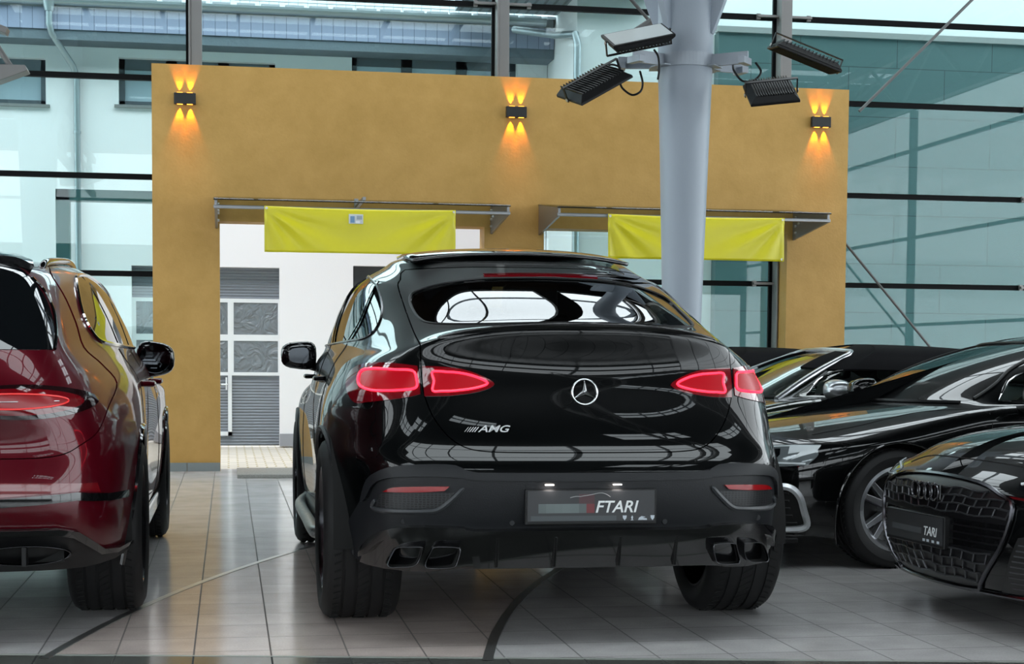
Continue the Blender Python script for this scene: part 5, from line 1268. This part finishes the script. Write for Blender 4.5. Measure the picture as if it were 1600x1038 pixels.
def build_low(name, label, P_, place, paint, kind):
    S = Surf(low_rows(**P_)); C = S.C-1; wb = P_.get('wb', 2.82); k = P_.get('W', .92)
    loc, rz = car_place(place, wb)
    car = thing(name, label, 'car', loc, rz)
    fo = P_.get('fo', .87); y_t = wb+fo; zc = P_.get('zc', .88); zr = P_.get('zr', 1.31)
    cow = P_.get('cow', .62); hdr = P_.get('hdr', 1.42)
    RW = {'a5': .330, 'a8': .355, 'cab': .325}[kind]
    hs = arches_of(S, wb, RW+.04, RW+.045, RW-.01, .17, (2.2, 5.6), (6.2, 9.6), 5.5)
    FR = (C-3.9, C+3.9)
    def front(pts, vr=(0, 6.5), ur=FR): return S.inv(pts, [0, 2], ur, vr)
    def flank(pts, s, vr=(0, 10)):
        q = S.inv(pts, [1, 2], (2.2, 10.6), vr); q[:, 0] *= s; return q
    # windscreen and side glass
    zb = P_.get('zb', .87)
    ws = [(k*.71, zc+.035), (k*.66, zc+.12), (k*.58, zr-.21), (k*.51, zr-.10), (k*.44, zr-.065), (0, zr-.045)]
    wsf = ws+[(-x, z) for x, z in ws[-2::-1]]+[(-k*.4, zc+.02), (0, zc+.015), (k*.4, zc+.02)]
    wq = front(smooth_poly(wsf, 4, True, sharp=(0, 10)), (6.8, 10.6))
    yb, yt = wb-cow-.12, wb-hdr-.03
    r0 = .95 if kind == 'cab' else .75
    sw = [(yb, zb+.045), (yb-.20, zc+.17), (yt+.10, zr-.15), (yt-.10, zr-.095), (yt-.6, zr-.085), (r0+.12-P_.get('rb', 0)*.2, zr-.12), (r0-.15, zr-.22), (r0-.30, zb+.10), (r0-.1, zb+.055), (wb*.5, zb+.045)]
    sw = smooth_poly(sw, 4, True, sharp=(0,))
    sq = [flank(sw, s, (6.4, 10.6)) for s in (1, -1)]
    hs2 = hs+[wq]+sq
    patch('body_shell', S, [(-C, 0), (C, 0), (C, S.R-1), (-C, S.R-1)], paint, car, 0, .016, hs2, .12, .14)
    wsn = patch('windscreen', S, wq, clearglass, car, -.003, 0, (), .2, .2)
    fm = silver if kind == 'cab' else paint
    path = front(smooth_poly(ws, 6, False), (6.6, 10.6)); p2 = path.copy(); p2[:, 0] = 2*C-p2[:, 0]
    if kind == 'cab':
        A = S.ev(*front([(k*.735, zc-.002)], (6.4, 8.5))[0]); B = S.ev(*front([(k*.515, zr-.105)], (8, 10.6))[0])
        mid = [A*(1-t)+B*t+np.array([.012, 0, .02])*math.sin(PI*t) for t in np.linspace(0, 1, 9)]
        hd = front([(k*.50, zr-.085), (k*.44, zr-.062), (k*.3, zr-.052), (0, zr-.045)], (8, 10.8)); H_ = list(S.ev(hd[:, 0], hd[:, 1])+np.array([0, 0, .006]))
        half = mid+H_; pts = half+[p*np.array([-1, 1, 1]) for p in half[-2::-1]]
        MB().tube(pts, .024, 10).build('windscreen_frame', silver, wsn, smooth=True)
    else: on_tube('windscreen_frame', S, np.concatenate([path, p2[::-1]]), .009, mblk, wsn, .004)
    cb = front([(x, zc+.012) for x in np.linspace(k*.70, -k*.70, 16)], (6.0, 8.2)); on_tube('cowl_trim', S, cb, .014, mblk, car, .002)
    for q in sq:
        g_ = patch('side_window', S, q, clearglass, car, -.004, 0, (), .2, .2)
        on_tube('window_trim', S, q, .007, chrome if kind != 'a8' else darkchrome, g_, .002, True)
    for s in (1, -1):
        for y0, y1, t, z1 in ((wb*.44, wb*.46, .05, zr-.07),):
            if kind != 'cab': patch('window_pillar', S, flank(split_poly([(y1-t/2, zb+.04), (y1+t/2, zb+.04), (y0+t/2, z1), (y0-t/2, z1)], .08), s, (6.4, 10.6)), paint_gloss, car, .004, .006, (), .3, .2)
    if kind == 'cab':
        a = 7.9
        pl = [(-4.6, 6.9), (4.6, 6.9), (4.4, 8.9), (7.4, 9.05), (9.4, 9.25), (9.8, S.R-1), (-9.8, S.R-1), (-9.4, 9.25), (-7.4, 9.05), (-4.4, 8.9)]
        patch('soft_top', S, split_poly(pl, .25), cloth, car, .010, .02, (), .14, .12)
    # seams
    for s in (1, -1):
        for pts in ([(wb-.56, .22), (wb-.57, .5), (wb-.60, zb-.02)], [(wb*.30, .22), (wb*.28, .5), (wb*.25, zb-.02)]):
            on_tube('door_gap', S, flank(smooth_poly(pts, 6, False), s, (0, 7.5)), .0025, liner, car)
        hp = [(wb-.60, zb+.005), (wb-.3, zc-.035), (wb+.15, P_.get('zh', .78)-.005), (wb+.42, P_.get('zn', .68)+.05)]
        on_tube('bonnet_gap', S, flank(smooth_poly(hp, 6, False), s, (3, 8)), .0025, liner, car)
        p_ = S.ev(*flank([(wb*.42, zb-.10)], s, (0, 7))[0])
        MB().tube([tuple(p_), tuple(p_+np.array([s*.035, .03, 0])), tuple(p_+np.array([s*.036, .16, 0])), tuple(p_+np.array([0, .2, 0]))], .011, 8).build('door_handle', paint, car, smooth=True)
        door_mirror(car, s*(k+.05), wb-cow-.25, zb+.085, s, silver if kind == 'cab' else paint, k=.95)
        MB().bb((s*k*.86, .42, .16), (s*k*.97, wb-.42, .26)).build('sill', mblk, car, bevel=.03)
    for a in hs: on_tube('arch_trim', S, a, .006, paint_gloss, car, .001)
    zn = P_.get('zn', .68); zh = P_.get('zh', .78)
    rimm = {'a5': rim_silver, 'a8': rim_black, 'cab': rim_silver}[kind]
    for s in (1, -1):
        wheel(car, s, 0, .255, RW, RW-.09 if kind != 'a5' else .238, 'a5', k*.985, rimm); wheel(car, s, wb, .255, RW, RW-.09 if kind != 'a5' else .238, 'a5', k*.985, rimm)
    MB().bb((-.6, -.8, .18), (.6, wb+.4, .30)).build('underbody', liner, car, bevel=.02)
    # cabin
    MB().bb((-.68, .2, .42), (.68, wb-.55, .46)).build('cabin_floor', seatm, car)
    MB().bb((-.66, wb-cow-.45, zb-.25), (.66, wb-cow-.02, zb-.0)).build('dashboard', seatm, car, bevel=.05)
    for x, y in ((-.37, wb*.48), (.37, wb*.48), (-.35, wb*.20), (.35, wb*.20)):
        b = MB().bb((x-.23, y-.05, .46), (x+.23, y+.5, .58)).build('seat', seatm, car, bevel=.04)
        vs = [(x+i*.23, y+j*.055+kk*-.18, .55+kk*.44) for i in (-1, 1) for j in (-1, 1) for kk in (0, 1)]
        MB().add(vs, [(0, 1, 3, 2), (4, 6, 7, 5), (0, 4, 5, 1), (2, 3, 7, 6), (0, 2, 6, 4), (1, 5, 7, 3)]).build('backrest', seatm, b, bevel=.04)
        MB().bb((x-.12, y-.24, 1.0), (x+.12, y-.15, 1.14)).build('headrest', seatm, b, bevel=.035)
    M = Matrix.Translation((-.37, wb-cow-.55, zb-.08)) @ Matrix.Rotation(R(-65), 4, 'X')
    MB().tube([tuple(M @ Vector((.18*math.cos(a), .18*math.sin(a), 0))) for a in np.linspace(0, 2*PI, 40, endpoint=False)], .014, 8, True).tube([tuple(M @ Vector((-.18, 0, 0))), tuple(M @ Vector((.18, 0, 0)))], .02, 8).build('steering_wheel', seatm, car, smooth=True)
    # ---- faces
    if kind == 'a5':
        for s in (1, -1):
            def Q(pp, vr=(0, 6.5)): return front([(x*-s, z) for x, z in pp], vr)
            lp = [(-.50, .655), (-.62, .668), (-.74, .680), (-.818, .682), (-.850, .630), (-.842, .575), (-.75, .563), (-.62, .572), (-.50, .600)]
            h = patch('headlamp', S, Q(smooth_poly(lp, 4, True, sharp=(0, 3, 5, 8))), lampclear, car, .004, .014, (), .08, .08)
            patch('light_signature', S, Q(split_poly([(-.52, .648), (-.735, .668), (-.765, .630), (-.800, .640), (-.790, .600), (-.840, .640), (-.826, .676), (-.74, .674), (-.62, .662)], .03)), drl, h, .007, .003, (), .08, .08)
            patch('light_signature', S, Q(split_poly([(-.60, .575), (-.835, .578), (-.835, .586), (-.60, .586)], .03)), drl, h, .007, .003, (), .08, .08)
            patch('lamp_chamber', S, Q(split_poly([(-.54, .640), (-.71, .655), (-.735, .625), (-.725, .592), (-.54, .600)], .03)), darkglass, h, .007, .002, (), .08, .08)
            vt = [(-.62, .456), (-.755, .460), (-.818, .456), (-.838, .400), (-.838, .300), (-.822, .235), (-.785, .212), (-.70, .210), (-.66, .235), (-.62, .30)]
            v_ = patch('air_vent', S, Q(split_poly(vt, .03)), liner, car, .004, .01, (), .08, .08)
            for z in (.26, .30, .34, .38, .42): on_tube('vent_slat', S, Q([(-.64, z), (-.72, z), (-.80, z)]), .006, mblk, v_, .006)
            on_tube('silver_bracket', S, Q(smooth_poly([(-.62, .452), (-.75, .456), (-.805, .450), (-.832, .395), (-.832, .30), (-.815, .245), (-.775, .226), (-.69, .226), (-.655, .26), (-.62, .33)], 4, False)), .021, bright_silver, v_, .008)
            lp2 = [(-.66, .515), (-.80, .525), (-.86, .515), (-.86, .498), (-.80, .492), (-.66, .49)]
            patch('bumper_recess', S, Q(split_poly(lp2, .03)), paint_gloss, car, .01, .01, (), .08, .08)
        gq = front(split_poly([(.45, .62), (-.45, .62), (-.5, .5), (-.40, .26), (.40, .26), (.5, .5)], .05))
        g_ = patch('grille', S, gq, liner, car, .005, .01, (), .1, .1); on_tube('grille_frame', S, gq, .012, darkchrome, g_, .006, True)
        MB().bb((-k*.9, y_t-.30, .15), (k*.9, y_t-.12, .18)).build('front_lip', mblk, car, bevel=.01)
    if kind == 'a8':
        g0 = [(.36, .628), (.05, .642), (-.28, .628), (-.44, .592), (-.525, .548), (-.47, .38), (-.31, .215), (-.26, .185), (.05, .180), (.40, .185), (.46, .215), (.60, .38), (.63, .545), (.53, .595)]
        gp = smooth_poly(g0, 3)
        gq = front(gp)
        g_ = patch('grille', S, gq, mat('grille_dark', (.006, .006, .007), .35), car, .003, .012, (), .08, .08)
        on_tube('grille_frame', S, gq, .010, darkchrome, g_, .008, True)
        # lattice: slanted rungs between staggered bars
        zs = [.225, .265, .305, .345, .50, .535, .568, .598]
        def inside_g(x, z): return bool(inside([(x, z)], grow(gp, -.012))[0])
        for z in zs:
            xs_ = [x for x in np.linspace(-.55, .65, 121) if inside_g(x, z)]
            if len(xs_) > 4: on_tube('grille_bar', S, front([(x, z+.004*math.sin(x*26)) for x in np.linspace(xs_[0], xs_[-1], 24)]), .0042, grille_m, g_, .010, n=5)
        for (za, zb_) in ((.225, .265), (.265, .305), (.305, .345), (.50, .535), (.535, .568), (.568, .598), (.598, .63)):
            for i in range(-8, 10):
                x = .05+i*.078+(.039 if int(za*1000) % 2 else 0); sl = .016*(1 if x > .05 else -1)
                if inside_g(x, za) and inside_g(x+sl, zb_):
                    uv = front([(x, za), (x+sl, zb_)])
                    P3 = S.ev(uv[:, 0], uv[:, 1])+S.nrm(uv[:, 0], uv[:, 1])*.010; MB().tube(P3, .0042, 5).build('grille_rung', grille_m, g_, smooth=True)
        for z in (.375, .405, .435, .465): 
            xs_ = [x for x in np.linspace(-.55, .65, 121) if inside_g(x, z)]
            patch('grille_blade', S, front(split_poly([(xs_[0], z-.012), (xs_[-1], z-.012), (xs_[-1], z+.010), (xs_[0], z+.010)], .06)), paint_gloss, g_, .007, .006, (), .1, .1)
        # rings
        c0 = S.ev(*front([(.06, .573)])[0]); rg = bpy.data.objects.new('ring_badge', None); COL.objects.link(rg); rg.parent = car; rg.location = (c0[0], c0[1]+.028, c0[2])
        MB().bb((-.12, -.02, -.035), (.12, -.006, .035)).build('badge_base', paint_gloss, rg, bevel=.01)
        for i in range(4):
            cx = (i-1.5)*.0545
            MB().tube([(cx+.036*math.cos(a), 0, .036*math.sin(a)) for a in np.linspace(0, 2*PI, 36, endpoint=False)], .0050, 8, True).build('ring', mat('badge_grey', (.16, .16, .17), .25, .9), rg, smooth=True)
        # plate
        c1 = S.ev(*front([(.125, .405)])[0]); xp = .125; yp = c1[1]+.030
        pl = MB().bb((xp-.262, yp-.03, .335), (xp+.262, yp, .475)).build('plate_holder', mblk, car, bevel=.006)
        MB().bb((xp-.252, yp, .350), (xp+.252, yp+.002, .468)).build('plate', plate_m, pl)
        text('plate_lettering', 'TARI', .040, (xp-.085, yp+.003, .383), pl, whitem, shear=.2, rot=(PI/2, 0, PI))
        lg = MB()
        for x in (-.09, -.125, -.17, -.215): lg.bb((xp+x-.012, yp+.002, .355), (xp+x+.008, yp+.003, .366))
        lg.build('badge_row_print', mat('print_pale', (.5, .55, .6), .5), pl)
        rr = random.Random(5)
        MB().bb((xp-.07, yp+.002, .385), (xp+.2, yp+.0028, .41)).build('blurred_print', mat('blur_dim', (.075, .08, .085), .5), pl)
        on_tube('bonnet_edge', S, front(smooth_poly([(.50, .670), (.44, .695), (.30, .712), (0, .716), (-.30, .710), (-.60, .69), (-.80, .675)], 5, False), (3, 7)), .003, liner, car, 0)
        for s in (1, -1):
            def Q(pp, vr=(0, 6.5)): return front([(x*-s, z) for x, z in pp], vr)
            h = patch('headlamp', S, Q(smooth_poly([(-.50, .640), (-.64, .662), (-.80, .668), (-.86, .640), (-.84, .60), (-.70, .598), (-.56, .605)], 3)), darkglass, car, .004, .012, (), .08, .08)
            on_tube('light_strip', S, Q([(-.51, .640), (-.64, .655), (-.80, .661)]), .006, drl, h, .006)
            on_tube('light_strip', S, Q([(-.56, .610), (-.70, .604), (-.83, .607)]), .004, drl, h, .006)
            vt = [(-.56, .43), (-.70, .455), (-.86, .46), (-.88, .38), (-.84, .23), (-.72, .195), (-.42, .192), (-.48, .27)]
            v_ = patch('air_vent', S, Q(split_poly(vt, .04)), mat('vent_black', (.004, .004, .004), .4), car, .004, .01, (), .08, .08)
            for z in np.linspace(.22, .40, 9): on_tube('vent_slat', S, Q([(-.50-.5*max(0, z-.27), z), (-.68, z), (-.84, z)]), .0035, grille_m, v_, .006, n=5)
        lip = front(split_poly([(x, .176) for x in np.linspace(.80, -.80, 12)], .06)[:-1])
        on_tube('chin_trim', S, front([(x, .180) for x in np.linspace(.78, -.78, 40)]), .009, darkchrome, car, .008)
    if kind == 'cab':
        for s in (1, -1):
            def Q(pp, vr=(0, 6.5)): return front([(x*-s, z) for x, z in pp], vr)
            patch('headlamp', S, Q(smooth_poly([(-.50, .60), (-.68, .63), (-.82, .64), (-.85, .60), (-.78, .555), (-.6, .55)], 3)), lampclear, car, .004, .012, (), .08, .08)
        gq = front(smooth_poly([(.40, .55), (0, .57), (-.40, .55), (-.46, .42), (-.36, .27), (0, .25), (.36, .27), (.46, .42)], 4))
        g_ = patch('grille', S, gq, liner, car, .005, .01, (), .1, .1); on_tube('grille_frame', S, gq, .010, darkchrome, g_, .006, True)
    return car

build_red()
build_low('saloon', 'black car with silver twin-spoke wheels facing left, parked just right of the black SUV', A5P, A5L, mat('black_paint', (.0012, .0015, .0017), .3, coat=.85, spec=.05), 'a5')
build_low('saloon', 'black saloon with large lattice grille and four-ring badge in the bottom right corner', A8P, A8L, mat('black_paint', ()), 'a8')
green = mat('dark_green_paint', (.012, .018, .013), .2, .4, coat=1)
build_low('convertible', 'dark convertible with closed black soft top and silver windscreen frame, silver mirror', CABP, C3L, green, 'cab')
build_low('convertible', 'convertible with black soft top, farthest back, its roof showing just right of the black SUV', CABP, C4L, mat('black_paint', ()), 'cab')
# ------------------------------------------------------------------ daylight and camera
w = bpy.data.worlds.new('World'); bpy.context.scene.world = w; w.use_nodes = True; nt = w.node_tree
bg = nt.nodes['Background']; bg.inputs['Strength'].default_value = 3.6
tc = nt.nodes.new('ShaderNodeTexCoord'); sp = nt.nodes.new('ShaderNodeSeparateXYZ'); nt.links.new(tc.outputs['Generated'], sp.inputs[0])
cr = nt.nodes.new('ShaderNodeValToRGB'); e = cr.color_ramp.elements
e[0].position = 0; e[0].color = (.72, .76, .80, 1); e[1].position = .9; e[1].color = (.96, .98, 1, 1)
nt.links.new(sp.outputs[2], cr.inputs[0]); nt.links.new(cr.outputs[0], bg.inputs['Color'])

f_, yaw, pit, rol, cy = 2519.98, .174294, .0600783, .0074046, 714.343
cam = bpy.data.cameras.new('Camera'); co = bpy.data.objects.new('Camera', cam); COL.objects.link(co)
cam.sensor_width = 36; cam.lens = f_/1600*36; cam.shift_y = (cy-519)/1600
cam.clip_end = 200
c, s = math.cos(yaw), math.sin(yaw)
F = Vector((s*math.cos(pit), c*math.cos(pit), -math.sin(pit))); Rt = Vector((c, -s, 0)); U = Rt.cross(F)
R2 = Rt*math.cos(rol)+U*math.sin(rol); U2 = U*math.cos(rol)-Rt*math.sin(rol)
M = Matrix((R2, U2, -F)).transposed().to_4x4(); M.translation = (0, 0, 1.13)
co.matrix_world = M
sc = bpy.context.scene; sc.camera = co
sc.view_settings.view_transform = 'Standard'; sc.view_settings.look = 'None'; sc.view_settings.gamma = 1
sc.view_settings.exposure = 0.6
sc.cycles.max_bounces = 10; sc.cycles.transparent_max_bounces = 16; sc.cycles.glossy_bounces = 5; sc.cycles.diffuse_bounces = 4
sc.cycles.sample_clamp_indirect = 6; sc.cycles.caustics_reflective = False
